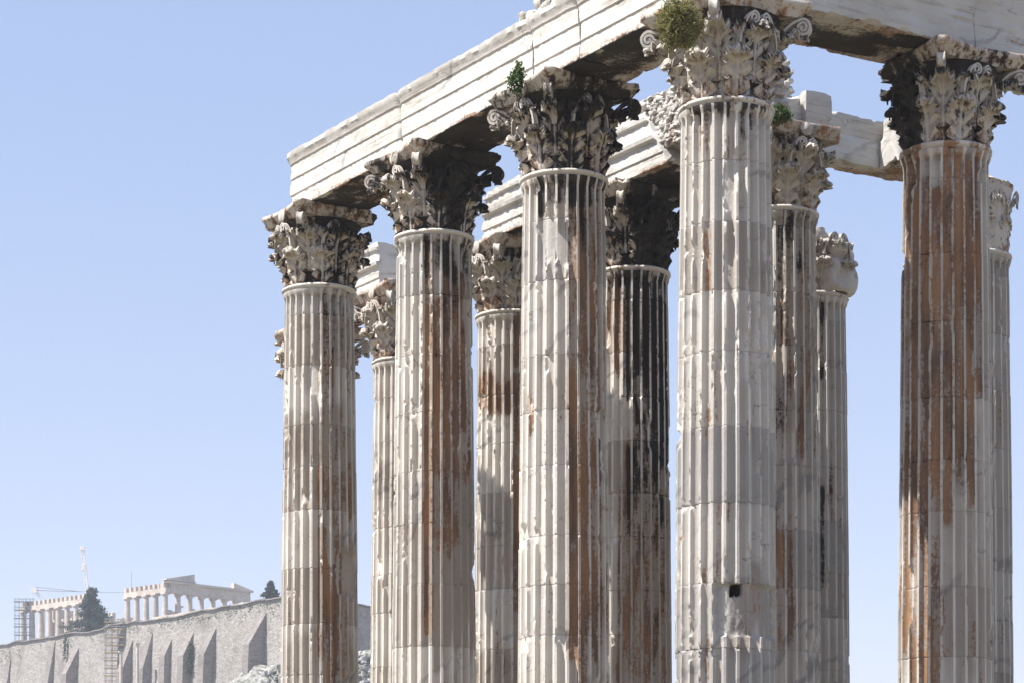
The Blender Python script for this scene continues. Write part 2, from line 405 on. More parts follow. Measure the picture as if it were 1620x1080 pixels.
# ------------------------------------------------------------------ capital
def interp_path(pts, n):
    pts = np.array(pts, float)
    # catmull-rom
    P = np.vstack([2 * pts[0] - pts[1], pts, 2 * pts[-1] - pts[-2]]); out = []
    seg = len(pts) - 1
    for s in np.linspace(0, seg - 1e-6, n):
        i = int(s); f = s - i; p0, p1, p2, p3 = P[i:i + 4]
        out.append(0.5 * ((2 * p1) + (-p0 + p2) * f + (2 * p0 - 5 * p1 + 4 * p2 - p3) * f * f + (-p0 + 3 * p1 - 3 * p2 + p3) * f ** 3))
    return np.array(out)

def leaf_shell(spine, hw, cut=1.0, lobes=5, ns=44, nt=29, thick=.05, curl=.06):
    """returns grid pos in (radial, tangential, z)"""
    sp = interp_path(spine, ns); s = np.linspace(0, cut, ns)
    sp = np.stack([np.interp(s, np.linspace(0, 1, ns), sp[:, k]) for k in (0, 1)], -1)
    d = np.gradient(sp, axis=0); d /= np.linalg.norm(d, axis=1)[:, None] + 1e-9
    nrm = np.stack([d[:, 1], -d[:, 0]], -1)           # outward normal in (r,z)
    w0 = np.interp(s, [0, .25, .55, .75, .88, .96, 1], [.80, .98, 1.0, .85, .62, .40, .12]) * hw
    ph = s * lobes
    w_ = w0 * (0.60 + 0.40 * np.abs(np.sin(PI * ph)) ** .45)
    t = np.linspace(-1, 1, nt)[None, :]
    S = s[:, None]
    vein = np.cos(2 * PI * (S * lobes - .9 * np.abs(t) - .15)); vein = np.sign(vein) * np.abs(vein) ** .6
    fine = np.cos(2 * PI * (S * lobes * 3 - 2.2 * np.abs(t)))
    rel = .056 * vein * np.abs(t) ** .7 + .014 * fine * np.abs(t) + .035 * np.exp(-(t / .10) ** 2) - .02 * np.exp(-((np.abs(t) - .2) / .08) ** 2) + curl * (np.abs(t) ** 2.2 - .35) * (0.4 + S * .8)
    def pos(off, wk=1.0):
        o = rel + off
        return np.stack([sp[:, 0][:, None] + nrm[:, 0][:, None] * o, t * w_[:, None] * wk, sp[:, 1][:, None] + nrm[:, 1][:, None] * o], -1)
    a = pos(0); b = pos(-thick, .93)
    ring = [i * nt for i in range(ns)] + [(ns - 1) * nt + j for j in range(1, nt)] + [i * nt + nt - 1 for i in range(ns - 2, -1, -1)] + [j for j in range(nt - 2, 0, -1)]
    N = ns * nt; f1 = grid_faces(ns, nt); f2 = f1[:, ::-1] + N
    ring = np.array(ring); rn = np.roll(ring, -1)
    f3 = np.stack([rn, ring, ring + N, rn + N], -1)
    leaf_shell.dirt = np.concatenate([(np.clip(-vein * .5 - fine * .2 + .1, 0, 1) * np.abs(t) ** .4 * .75 + .3 * np.exp(-((np.abs(t) - .2) / .08) ** 2)).ravel(), np.full(ns * nt, .45)])  # darkens the vein valleys, midrib grooves and the leaf's inner face
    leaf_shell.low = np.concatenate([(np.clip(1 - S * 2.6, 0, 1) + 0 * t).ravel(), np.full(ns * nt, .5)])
    return np.vstack([a.reshape(-1, 3), b.reshape(-1, 3)]), np.vstack([f1, f2, f3])

def place_rt(V, az, c, wrap=True):
    r, t, z = V[:, 0], V[:, 1], V[:, 2]
    if wrap:
        ph = az + t / np.maximum(r, .5); return np.stack([r * np.cos(ph), r * np.sin(ph), z], -1)
    return np.stack([r * math.cos(az) - t * math.sin(az), r * math.sin(az) + t * math.cos(az), z], -1)

def band(path, width, thick, axis_first=True, rim=.018):
    """ribbon along a 2-D path (a,z), extruded over 'width'; returns verts (a, b, z)"""
    n = len(path); d = np.gradient(path, axis=0); d /= np.linalg.norm(d, axis=1)[:, None] + 1e-9
    nr = np.stack([-d[:, 1], d[:, 0]], -1)
    width = np.broadcast_to(width, (n,)); thick = np.broadcast_to(thick, (n,))
    sec = [(-1, 1), (-.72, 1), (-.5, .35), (.5, .35), (.72, 1), (1, 1), (1, -1), (.6, -.7), (-.6, -.7), (-1, -1)]
    V = []
    for b, o in sec:
        V.append(np.stack([path[:, 0] + nr[:, 0] * o * thick / 2, b * width / 2, path[:, 1] + nr[:, 1] * o * thick / 2], -1))
    V = np.stack(V, 1); m = len(sec)
    Fq = grid_faces(n, m, True)
    return V.reshape(-1, 3), Fq

def spiral(cx, cz, r0, turns, start, n, sign=1, rend=.02):
    a = np.linspace(0, 1, n); ang = start + sign * a * turns * 2 * PI; r = r0 * (1 - a) + rend * a
    return np.stack([cx + r * np.cos(ang), cz + r * np.sin(ang)], -1)

def capital(c, broken, lost, capcrust, grey):
    seed = c.seed; rg = c.rng; zn = c.zn; H = ZC - c.zn if not broken else 1.66
    sc = H / 1.66
    cap = empty('capital', (0, 0, zn), 0, c.root)
    base_az = TH                                       # V direction
    def emit(name, V, Fq, mat=MARBLE, amp=.006, sharp=None, par=None, dirt=0.0, rdirt=0.0, smooth=True):
        V = np.array(V, float)
        x, y, z = V[:, 0], V[:, 1], V[:, 2]
        n = fbm(x * 9, y * 9, z * 9, seed + 50, 3) - .5; nb = fbm(x * 3, y * 3, z * 3, seed + 60, 2) - .5
        rr = np.hypot(x, y) + 1e-6
        dr = n * 1.6 * amp + nb * 2.5 * amp
        V[:, 0] += x / rr * dr; V[:, 1] += y / rr * dr
        if broken == 1:      # worn back to little more than the shaft
            q = np.hypot(V[:, 0], V[:, 1]) + 1e-6; k = np.where(q > .80, (.80 + (q - .80) * .30) / q, 1.0); V[:, 0] *= k; V[:, 1] *= k
        V[:, 2] = (z + n * amp) * sc
        az = np.arctan2(y, x)
        ru, cr, ti, gr = c.stain(az, np.full_like(az, zn + .2) + V[:, 2] * 0)
        # own stain field of the capital
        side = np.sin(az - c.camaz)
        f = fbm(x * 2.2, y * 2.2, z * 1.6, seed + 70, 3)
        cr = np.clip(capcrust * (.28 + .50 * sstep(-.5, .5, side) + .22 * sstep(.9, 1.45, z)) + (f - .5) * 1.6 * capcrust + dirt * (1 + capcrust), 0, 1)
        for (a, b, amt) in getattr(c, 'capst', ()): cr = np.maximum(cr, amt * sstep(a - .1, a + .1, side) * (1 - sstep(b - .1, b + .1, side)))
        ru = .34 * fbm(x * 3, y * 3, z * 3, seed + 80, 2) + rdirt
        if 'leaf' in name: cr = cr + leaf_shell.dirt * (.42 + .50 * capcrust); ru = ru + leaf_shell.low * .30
        ru = np.clip(ru, 0, 1); cr = np.clip(cr, 0, 1)
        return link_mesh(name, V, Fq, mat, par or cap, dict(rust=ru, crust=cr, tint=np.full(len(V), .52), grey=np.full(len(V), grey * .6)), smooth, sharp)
    # bell
    k = np.array([(.74, 0), (.75, .3), (.77, .6), (.80, .9), (.86, 1.2), (.93, 1.36), (.95, 1.41), (.6, 1.42)])
    kk = interp_path(k, 40); a2 = np.arange(96) / 96 * 2 * PI
    rr = np.broadcast_to(kk[:, 0][:, None], (40, 96))
    if broken == 2:
        r0 = rr; lump = np.interp(kk[:, 1], [0, .10, .45, .70, .80, .95, 1.2, 1.34, 1.42], [.84, .96, 1.05, 1.00, .86, .98, .97, .80, .6])[:, None] * (1 + .34 * (fbm(np.cos(a2)[None] * 1.4, np.sin(a2)[None] * 1.4, kk[:, 1][:, None] * 1.7, seed + 33, 4) - .5))
        mk_ = sstep(.15, .55, np.sin(a2 - c.camaz))[None, :]; rr = r0 * (1 - mk_) + lump * mk_; rr = np.where(kk[:, 1][:, None] > 1.1, np.minimum(rr * (1.0 + .25 * (1 - mk_)), 1.02), rr)
    elif broken: rr = rr + (.02 + .22 * (fbm(np.cos(a2)[None] * 1.6, np.sin(a2)[None] * 1.6, kk[:, 1][:, None] * 1.5, seed + 33, 4) - .4)) * sstep(-.1, .3, kk[:, 1])[:, None]
    P = np.stack([rr * np.cos(a2), rr * np.sin(a2), np.broadcast_to(kk[:, 1][:, None], rr.shape)], -1).reshape(-1, 3)
    emit('bell', P, grid_faces(40, 96, True), amp=.055 if broken == 2 else .03 if broken else .006, dirt=.30 if not broken else 0, rdirt=.40 if not broken else .02)
    def spoil(p): return rg.random() < p
    side_of = lambda az: math.sin(az - c.camaz)
    def keep(az):
        if not broken: return True
        return broken == 1 or side_of(az) < .88
    low = [(.79, .0), (.815, .2), (.85, .42), (.92, .58), (1.01, .665), (1.085, .655), (1.10, .59)]
    upp = [(.80, .25), (.835, .55), (.88, .80), (.955, .98), (1.06, 1.085), (1.15, 1.07), (1.165, 1.0)]
    cal = [(.82, .62), (.86, .80), (.91, .95), (.99, 1.06), (1.06, 1.08), (1.09, 1.03)]
    sup = [(.86, .78), (.92, .95), (1.03, 1.07), (1.18, 1.14), (1.32, 1.13), (1.40, 1.06), (1.39, 1.0)]
    for i in range(8):
        az = base_az + (i + .5) * PI / 4
        if keep(az):
            cut = rg.choice([1, 1, .93, .86, .97]) if not broken else rg.uniform(.7, .95)
            V, Fq = leaf_shell([(a, z * rg.uniform(.97, 1.03)) for a, z in low], .295, cut)
            emit('acanthus_leaf', place_rt(V, az, c), Fq, rdirt=.06)
        az = base_az + i * PI / 4
        if keep(az):
            cut = rg.choice([1, .9, .97, .84, 1]) if not broken else rg.uniform(.65, .9)
            V, Fq = leaf_shell([(a, z * rg.uniform(.98, 1.02)) for a, z in upp], .27, cut)
            emit('acanthus_leaf', place_rt(V, az, c), Fq)
        az = base_az + (i + .5) * PI / 4
        if keep(az):
            V, Fq = leaf_shell(cal, .15, rg.choice([1, .9, .8]), 3, 22, 15)
            emit('sheath_leaf', place_rt(V, az, c), Fq, dirt=.05)
    # corner volutes and their leaves, helices, flowers
    for i in range(4):
        az = base_az + PI / 4 + i * PI / 2
        if not broken or (keep(az) and broken == 1):
            gone = i in lost
            if not gone:
                stalk = interp_path([(.87, .80), (.93, 1.02), (1.04, 1.19), (1.20, 1.315), (1.37, 1.375)], 20)
                spi = spiral(1.395, 1.235, .142, 1.9, PI * .52, 46, -1, .022)
                path = np.vstack([stalk[:-1], spi])
                wd = np.concatenate([np.linspace(.10, .15, 19), np.linspace(.15, .17, 46)])
                V, Fq = band(path, wd, .045)
                # web plate closing the scroll
                th = np.arange(24) / 24 * 2 * PI; D = np.stack([1.395 + .12 * np.cos(th), np.full(24, -.045), 1.235 + .12 * np.sin(th)], -1); D2 = D.copy(); D2[:, 1] = .045
                ctr = np.array([[1.395, -.045, 1.235], [1.395, .045, 1.235]]); eye = []
                n0 = len(V); VV = np.vstack([V, D, D2, ctr]); j = np.arange(24); jn = (j + 1) % 24
                q = np.stack([n0 + j, n0 + jn, n0 + 24 + jn, n0 + 24 + j], -1)
                tri = np.vstack([np.stack([n0 + 48 + 0 * j, n0 + jn, n0 + j], -1), np.stack([n0 + 49 + 0 * j, n0 + 24 + j, n0 + 24 + jn], -1)])
                emit('volute', place_rt(VV, az, c, False), [np.vstack([Fq, q]), tri], amp=.005, sharp=45)
            V, Fq = leaf_shell(sup, .135, .55 if gone else rg.choice([1, .95, .9]), 4, 26, 15, .05, .03)
            emit('volute_leaf', place_rt(V, az, c), Fq)
            # inner helices flank each corner: two per face
        azf = base_az + i * PI / 2
        for sgn in (-1, 1):
            if not keep(azf) or spoil(.15): continue
            stalk = interp_path([(.40, .80), (.37, .98), (.30, 1.14), (.22, 1.27), (.135, 1.325)], 16)
            spi = spiral(.135, 1.225, .10, 1.6, PI / 2, 30, 1, .018)
            path = np.vstack([stalk[:-1], spi]); V, Fq = band(path, .10, .036)
            V = np.stack([1.0 + V[:, 1] - .5 * V[:, 0] ** 2, V[:, 0] * sgn, V[:, 2]], -1)
            if sgn < 0: Fq = Fq[:, ::-1]
            emit('helix', place_rt(V, azf, c, False), Fq, amp=.004, sharp=45)
        if not broken and not spoil(.3):
            th = np.linspace(0, 2 * PI, 20, endpoint=False); ph = np.linspace(-PI / 2, PI / 2, 10)
            T, Ph = np.meshgrid(th, ph); q = 1 + .18 * np.cos(5 * T)
            V = np.stack([.97 + .06 * np.cos(Ph) * np.cos(T) * q, .15 * np.cos(Ph) * np.sin(T) * q, 1.52 + .14 * np.sin(Ph)], -1).reshape(-1, 3)
            emit('fleuron', place_rt(V, azf, c, False), grid_faces(10, 20, True), amp=.02)
    # abacus
    if broken == 2: return
    a = 1.19; N = 4 * 36; pts = []
    for sd in range(4):
        for k in range(36):
            f = k / 36 * 2 - 1
            y = f * (a - .06); x = a - .20 * (1 - abs(f) ** 1.9) - (.10 * sstep(.90, 1.0, np.array(abs(f))).item())
            an = sd * PI / 2; pts.append((x * math.cos(an) - y * math.sin(an), x * math.sin(an) + y * math.cos(an)))
    pts = np.array(pts); prof = [(.60, 1.40), (.86, 1.405), (.885, 1.45), (.92, 1.505), (.965, 1.54), (.972, 1.55), (.99, 1.56), (1.0, 1.59), (1.0, 1.63), (.985, 1.655), (.6, 1.658)]
    P = np.stack([np.concatenate([pts * s, np.full((N, 1), z)], 1) for s, z in prof])
    rot = base_az; x, y = P[..., 0].copy(), P[..., 1].copy(); P[..., 0] = x * math.cos(rot) - y * math.sin(rot); P[..., 1] = x * math.sin(rot) + y * math.cos(rot)
    # broken corners and edges
    rad = np.hypot(P[..., 0], P[..., 1]); nn = fbm(P[..., 0] * 3.2, P[..., 1] * 3.2, P[..., 2] * 3, seed + 90, 4)
    lim = 1.60 - .9 * np.clip(nn - .5, 0, 1) * 1.3
    azp = np.arctan2(P[..., 1], P[..., 0])
    for i in lost:
        ca = base_az + PI / 4 + i * PI / 2; dd = np.abs((azp - ca + PI) % (2 * PI) - PI); lim = np.where(dd < .5, lim - .32 * (1 - dd / .5) * (.7 + nn), lim)
    if broken: lim = np.where(np.sin(azp - c.camaz) > -.2, np.minimum(lim, 1.02 + (nn - .5) * .9), np.minimum(lim, 1.25 + (nn - .5) * .9))
    k = np.minimum(1, lim / rad); P[..., 0] *= k; P[..., 1] *= k
    if broken: P[..., 2] -= (.12 + .5 * (nn - .4)) * sstep(1.5, 1.66, P[..., 2]) * sstep(.2, .9, rad) * 0.8
    emit('abacus', P.reshape(-1, 3), grid_faces(len(prof), N, True), amp=.014, sharp=50, rdirt=.27)
    # infill top
    th = np.arange(48) / 48 * 2 * PI
    P = [(.66 * math.cos(q), .66 * math.sin(q), z) for z in (1.38, 1.652 if not broken else 1.56) for q in th] + [(0, 0, 1.652 if not broken else 1.56)]
    j = np.arange(48)
    emit('block_core', P, [grid_faces(2, 48, True), np.stack([96 + 0 * j, 48 + j, 48 + (j + 1) % 48], -1)], amp=.0)

r_, k_, t_, shadow_ = 'r', 'k', 't', 'g'
COLS = {}
def mk(key, *a, **kw): COLS[key] = make_col(key, *a, **kw)
mk('A', 3, 0, 505.5, 461, 'pale fluted column at the left end of the front row, patched brown low on its right side', seed=1, capcrust=.52, lost=(1, 3),
   stains=[(.0, .5, 480, 1090, r_, .62), (-.1, .98, 458, 580, k_, .6), (.02, .9, 640, 725, r_, .6), (-.95, .6, 660, 722, t_, .7), (.05, .42, 880, 1090, r_, 1.4), (.4, .8, 900, 1090, r_, .7), (-.95, .95, 1012, 1090, t_, .55), (.5, .98, 875, 946, t_, .9), (.3, .98, 740, 900, r_, .5)],
   scars=[(.45, .97, 880, 946, .085)], chip=1.1)
mk('B', 2, 0, 686.5, 378, 'fluted column between the left end column and the one under the small green plant, orange streaks down its middle', seed=2, capcrust=.85,
   stains=[(-.4, .98, 373, 450, k_, .75), (.05, .9, 400, 560, k_, .5), (-.22, .04, 380, 1000, r_, 1.25), (.0, .9, 430, 700, r_, 1.05), (.1, .98, 700, 1000, t_, .8), (.1, .98, 700, 840, r_, .5), (.05, .65, 825, 882, r_, .85), (-.8, -.2, 372, 420, k_, .5)])
mk('C', 1, 0, 892, 286, 'fluted column under the small green plant on its capital, brown bands right of centre', seed=3, capcrust=.62,
   stains=[(-.75, .98, 280, 345, k_, .85), (.1, .98, 300, 430, k_, .55), (.15, .9, 340, 760, r_, .95), (.12, .52, 690, 1090, r_, 1.5), (.5, .85, 690, 1090, r_, .8), (.35, .98, 330, 520, r_, .7)])
mk('D', 0, 0, 1148, 175, 'tallest nearest corner column, mostly clean grey marble with a square scar and hole low down', seed=4, capcrust=.34, grey=.30, chip=.8, grime=.12,
   stains=[(-.98, .9, 164, 198, k_, .95), (-.6, -.3, 165, 235, r_, .7), (.3, .75, 164, 235, k_, .6), (.05, .98, 932, 1014, t_, .75), (.3, .98, 932, 1000, r_, .45), (-.9, .9, 165, 190, r_, .4)],
   scars=[(-.24, .995, 934, 1013, .105), (.12, .34, 933, 950, .34)])
mk('E', 0, 1, 1496, 243, 'column at the right of the picture almost wholly coated in rust brown patina', seed=5, capcrust=.45, grey=.3, capst=((-1.2, -.5, .75),), res=.035, lost=(1,),
   stains=[(-.98, .05, 240, 1090, r_, .72), (-.98, .78, 235, 600, r_, 1.35), (-.9, .6, 440, 800, r_, 1.05), (-.7, .2, 235, 760, k_, .42), (-.9, -.15, 760, 930, r_, .85), (-.98, -.2, 930, 1090, r_, .9), (-.98, -.2, 240, 330, k_, .55), (.5, .98, 240, 330, r_, .5), (-.98, -.3, 560, 900, shadow_, .5)])  # the grey mark paints the beam's cast shadow on the left edge
mk('J', 1, 1, 1229, 341, 'column directly behind the nearest corner column, carrying a broken block and a green plant', seed=6, capcrust=.2, grey=.3, lost=(0, 3),
   stains=[(-.3, .5, 338, 800, k_, .5), (-.3, .8, 335, 440, k_, .75), (.0, .35, 360, 1000, r_, .62), (.6, .9, 335, 720, r_, .6), (-.1, .5, 740, 1000, r_, .5)], broken=0, chip=1.1)
mk('I', 2, 1, 1000, 434, 'column blackened with soot, between the plant topped column and the nearest corner column', seed=7, capcrust=1.0,
   stains=[(-.3, .98, 425, 700, k_, 1.3), (-.2, .98, 690, 830, k_, .8), (-.3, .9, 560, 1090, r_, .75), (-.95, .98, 424, 470, k_, .9), (-.95, -.2, 430, 570, r_, .8), (-.4, .9, 780, 1000, r_, .6), (.0, .98, 780, 980, k_, .5), (-.5, .5, 1000, 1090, r_, .5), (-.3, .98, 780, 1090, t_, .8)], chip=1.2)
mk('H', 3, 1, 808, 501, 'slimmer looking rear column with an orange banded drum, seen in the gap right of the second front column', seed=8, capcrust=.30, res=.045,
   stains=[(-.95, .98, 598, 655, r_, 1.5), (-.1, .98, 520, 600, r_, .9), (.1, .98, 650, 960, r_, 1.0), (.3, .98, 496, 800, k_, .6), (.1, .98, 960, 1090, t_, .6)], chip=1.2)
mk('G', 4, 1, 640, 573, 'rear column half hidden behind the second front column, with one bright curled volute', seed=9, capcrust=.22, res=.045, stains=[(-.95, .5, 620, 640, t_, .3), (-.95, .5, 745, 790, t_, .5)])
mk('F', 5, 1, 503, 638, 'farthest left column hidden behind the left end column, only its leaf tips showing', seed=10, capcrust=.15, res=.08, lost=(1,))
mk('K', 2, 2, 1284, 473, 'rear column with a worn rounded capital and nothing on top of it', seed=11, capcrust=.12, grey=.42, res=.045, grime=.2, broken=2,
   stains=[(.2, .42, 480, 640, k_, .95), (.45, .6, 560, 800, k_, .45), (.2, .4, 790, 1000, k_, .8)], chip=1.1)
mk('L', 1, 2, 1537, 408, 'rear column hidden behind the rust brown one, its worn capital showing at the right', seed=12, capcrust=.1, grey=.42, res=.05, broken=1, chip=1.0)

# ------------------------------------------------------------------ beams
def beam(name, label, p0, p1, prof, face_prof=None, seed=0, amp=.010, lam=0.0, cutl=0.0, cutr=0.0, topw=0.0, z0=ZC, group=None, cat='stone beam', jag=.03, grey=0.0, mat=None, soff=.74, topk=1.0):
    """profile = closed loop list of (offset across, z), swept from p0 to p1; across axis points to the right of the travel direction"""
    p0 = Vector(p0); p1 = Vector(p1); L = (p1 - p0).length; d = (p1 - p0).normalized(); ac = Vector((d.y, -d.x, 0))
    pr = np.array(prof, float); loop = [];
    for i in range(len(pr)):
        a, b = pr[i], pr[(i + 1) % len(pr)]; n = max(1, int(np.linalg.norm(b - a) / .055))
        for k in range(n): loop.append(a + (b - a) * k / n)
    loop = np.array(loop); M = len(loop); ns = max(8, int(L / .05)); s = np.linspace(0, L, ns)
    ctr = pr.mean(0)
    S = s[:, None] * np.ones((1, M)); A = np.broadcast_to(loop[:, 0], (ns, M)).copy(); Z = np.broadcast_to(loop[:, 1], (ns, M)).copy()
    zmin, zmax = pr[:, 1].min(), pr[:, 1].max(); amin, amax = pr[:, 0].min(), pr[:, 0].max()
    # edge chipping: distance to the four long edges and to the ends
    de = np.minimum(np.abs(Z - zmin) + np.minimum(np.abs(A - amin), np.abs(A - amax)), np.abs(Z - zmax) + np.minimum(np.abs(A - amin), np.abs(A - amax)))
    dend = np.minimum(S, L - S); n = fbm(S * 2.2, A * 2.2, Z * 2.2, seed, 4); nf = fbm(S * 11, A * 11, Z * 11, seed + 5, 3)
    ch = np.clip((n - .56) * .5, 0, .09) * np.exp(-de / .06) + .010 * nf
    ch = ch * (1 - (1 - topk) * sstep(.75, .95, (Z - zmin) / (zmax - zmin)))
    chE = (np.clip((n - .42) * .7, 0, .12)) * min(1, jag / .04) * np.exp(-dend / .06)
    k = ch + chE + amp * (nf - .5) * 2
    if lam: k = k + lam * sstep(.45, .8, fbm(S * .5, A * 2, Z * 6, seed + 9, 4)) + lam * .5 * (fbm(S * .8, A, Z * 14, seed + 11, 2) - .4)
    vx, vz = ctr[0] - A, ctr[1] - Z; ln = np.hypot(vx, vz) + 1e-6
    wx = np.where(np.abs(vx) / (amax - amin) > np.abs(vz) / (zmax - zmin) * .92, 1.0, .35); wz = np.where(wx == 1.0, .35, 1.0)
    A = A + np.sign(vx) * k * wx; Z = Z + np.sign(vz) * k * wz
    zr = (Z - zmin) / (zmax - zmin)
    # irregular, optionally sloping ends
    off0 = cutl * zr + jag * (fbm(A * 3, Z * 3, 0, seed + 20, 3) - .5) * 2; off1 = cutr * zr + jag * (fbm(A * 3, Z * 3, 5, seed + 21, 3) - .5) * 2
    if topw: Z = Z - topw * sstep(.5, 1, zr) * fbm(S * 1.2, A * 1.5, 0, seed + 30, 4) * (1.0)
    fade = np.clip(1 - S / .8, 0, 1); S2 = S + off0 * fade - off1 * np.clip(1 - (L - S) / .8, 0, 1)
    P = np.stack([p0.x + d.x * S2 + ac.x * A, p0.y + d.y * S2 + ac.y * A, Z + z0], -1)
    V = P.reshape(-1, 3); Fq = grid_faces(ns, M, True)
    # end caps: inset rings to the middle
    caps = []; Vs = [V]; nb = len(V)
    for e, row in ((0, P[0]), (1, P[-1])):
        c = row.mean(0); prev = np.arange(M) + (0 if e == 0 else (ns - 1) * M); sgn = -1 if e == 0 else 1
        for f in (.75, .5, .25):
            ring = c + (row - c) * f; nn = (fbm(ring[:, 0] * 3, ring[:, 1] * 3, ring[:, 2] * 3, seed + 44, 3) - .5) * jag * 2
            ring = ring + np.array([d.x, d.y, 0]) * nn[:, None] * sgn; Vs.append(ring); cur = nb + np.arange(M); nb += M
            q = np.stack([prev, np.roll(prev, -1), np.roll(cur, -1), cur], -1); caps.append(q[:, ::-1] if e == 0 else q); prev = cur
        Vs.append(c[None]); cur = np.full(M, nb); nb += 1
        tri = np.stack([prev, np.roll(prev, -1), cur], -1); caps.append(tri[:, ::-1] if e == 0 else tri)
    V = np.vstack(Vs)
    quads = [c for c in caps if c.shape[1] == 4]; tris = [c for c in caps if c.shape[1] == 3]
    # stains: the soffit is black and rust brown
    Sr = np.concatenate([S.ravel(), np.zeros(len(V) - S.size)]); Ar = np.concatenate([A.ravel(), np.zeros(len(V) - S.size)]); Zr = np.concatenate([Z.ravel(), np.full(len(V) - S.size, 5.)])
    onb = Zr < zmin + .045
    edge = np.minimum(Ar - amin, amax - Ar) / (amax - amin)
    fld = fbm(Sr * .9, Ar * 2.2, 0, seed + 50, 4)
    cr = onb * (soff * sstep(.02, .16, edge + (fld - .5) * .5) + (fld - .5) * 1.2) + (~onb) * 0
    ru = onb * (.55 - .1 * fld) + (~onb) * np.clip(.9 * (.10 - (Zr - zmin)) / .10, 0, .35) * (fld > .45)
    ru = ru + (~onb) * .16 * fbm(Sr * 1.2, Ar, Zr * 5, seed + 60, 3)
    gr = np.full(len(V), grey)
    ob = link_mesh(name, V, [np.vstack([Fq] + quads), np.vstack(tris)], mat or BEAM, None, dict(rust=ru, crust=np.clip(cr, 0, 1), tint=np.zeros(len(V)), grey=gr), True, 32)
    tag(ob, label, cat, group)
    return ob

# travel along +u: right-hand side is +v, so the lit west face has negative offsets
W = .80
def fasc(w, mirror=False):
    """three fasciae and a crowning moulding on the -v side"""
    L_ = [(-w + .05, 0), (-w + .05, .335), (-w + .025, .345), (-w + .025, .685), (-w, .695), (-w, 1.03), (-w - .03, 1.045), (-w - .035, 1.08), (-w - .055, 1.12), (-w - .065, 1.15), (-w - .09, 1.19), (-w - .095, 1.295), (-w - .09, HB)]
    R_ = [(-a, z) for a, z in L_][::-1]
    return L_ + R_
FP = fasc(W)
gB = 'stone beams across the column tops'
def ubeam(n0, n1, m, *a, **k): return beam('stone_beam', k.pop('label'), gp(n0, m), gp(n1, m), a[0], **k)
ubeam(2.004, 3.0, 0, FP, topk=.3, label='white moulded beam at the left end of the front row, resting on the end column', seed=21, group=gB, jag=.05)
ubeam(1.004, 1.996, 0, FP, topk=.3, label='white moulded beam between the second column and the plant topped column', seed=22, group=gB, jag=.012)
ubeam(.693, .996, 0, FP, topk=.3, label='short cracked length of white moulded beam resting on the plant topped column', seed=23, group=gB, jag=.012)
ubeam(-.155, .686, 0, FP, topk=.3, label='white moulded beam meeting the nearest corner column, right of the tall crack', seed=24, group=gB, jag=.015)
# beams running to the right: travel along +v, right hand side is -u = visible side
PLAIN = [(-W, 0), (-W, HB), (W + .02, HB), (W, .9), (W - .01, .5), (W, 0)]
beam('stone_beam', 'grey eroded beam from the nearest corner column to the rust brown column', gp(0, .172), gp(0, .998), PLAIN, seed=31, lam=.05, group=gB, grey=.38, jag=.01)  # grey on both right-running beams paints their shade into the stone
beam('stone_beam', 'grey eroded beam running off to the right of the rust brown column', gp(0, 1.002), gp(0, 1.55), PLAIN, seed=32, lam=.05, group=gB, grey=.38, jag=.01)
# second row
P2 = [(-W, 0), (-W, .27), (-W - .03, .28), (-W - .03, .56), (-W - .12, .60), (-W - .14, .68), (-W - .04, .70), (-W - .03, 1.06), (-W - .10, 1.08), (-W - .11, 1.16), (-W - .03, 1.18), (-W - .03, HB)]
P2 = P2 + [(-a, z) for a, z in P2][::-1]
ubeam(1.53, 2.45, 1, P2, label='broken moulded beam ending in mid air left of the nearest corner column, on the soot blackened column', seed=41, group=gB, cutr=0, jag=.07, cutl=.85)
ubeam(2.46, 3.02, 1, P2, label='white beam with a rounded left end on the rear column with the orange drum', seed=42, group=gB, cutr=.30, jag=.16, topw=.22, amp=.02)
ubeam(4.0, 5.0, 1, P2, label='beam with a square cut grey end seen between the left end column and the second column', seed=43, group=gB, jag=.02, topw=.12)
ubeam(.93, 1.44, 1, [(-W, 0), (-W, .3), (-W - .03, .31), (-W - .03, .7), (W, .7), (W, 0)], label='plain block behind the nearest corner column, under the rubble wall', seed=44, group=gB, jag=.06)
# rear slab from J to L
def uv(u, v): p = D0 + U2 * u + V2 * v; return Vector((p[0], p[1], 0))
beam('stone_slab', 'long grey upright slab in the gap between nearest corner column and rust brown column', uv(SP + 1.05, SP - .3), uv(SP + 1.05, 2 * SP + .1), [(-.32, 0), (-.32, 1.12), (.32, 1.12), (.32, .95), (.27, .60), (.34, .42), (.32, 0)], seed=51, cat='stone slab', lam=.03, grey=.25, topw=.12, jag=.05, soff=.4)
beam('stone_block', 'short block with a bright left end beside the rust brown column capital', uv(5.60, 8.62), uv(5.60, 2 * SP + .1), [(-.34, 0), (-.34, 1.12), (.32, 1.12), (.32, 0)], seed=52, cat='stone block', grey=.15, topw=.1, jag=.04, soff=.4)
beam('stone_block', 'grey block with a bright top on the column behind the nearest corner column', uv(SP - .05, SP + .35), uv(SP - .05, SP + 1.05), [(-.5, 0), (-.5, .95), (.5, .90), (.5, 0)], seed=53, cat='stone block', grey=.2, topw=.12, jag=.04)

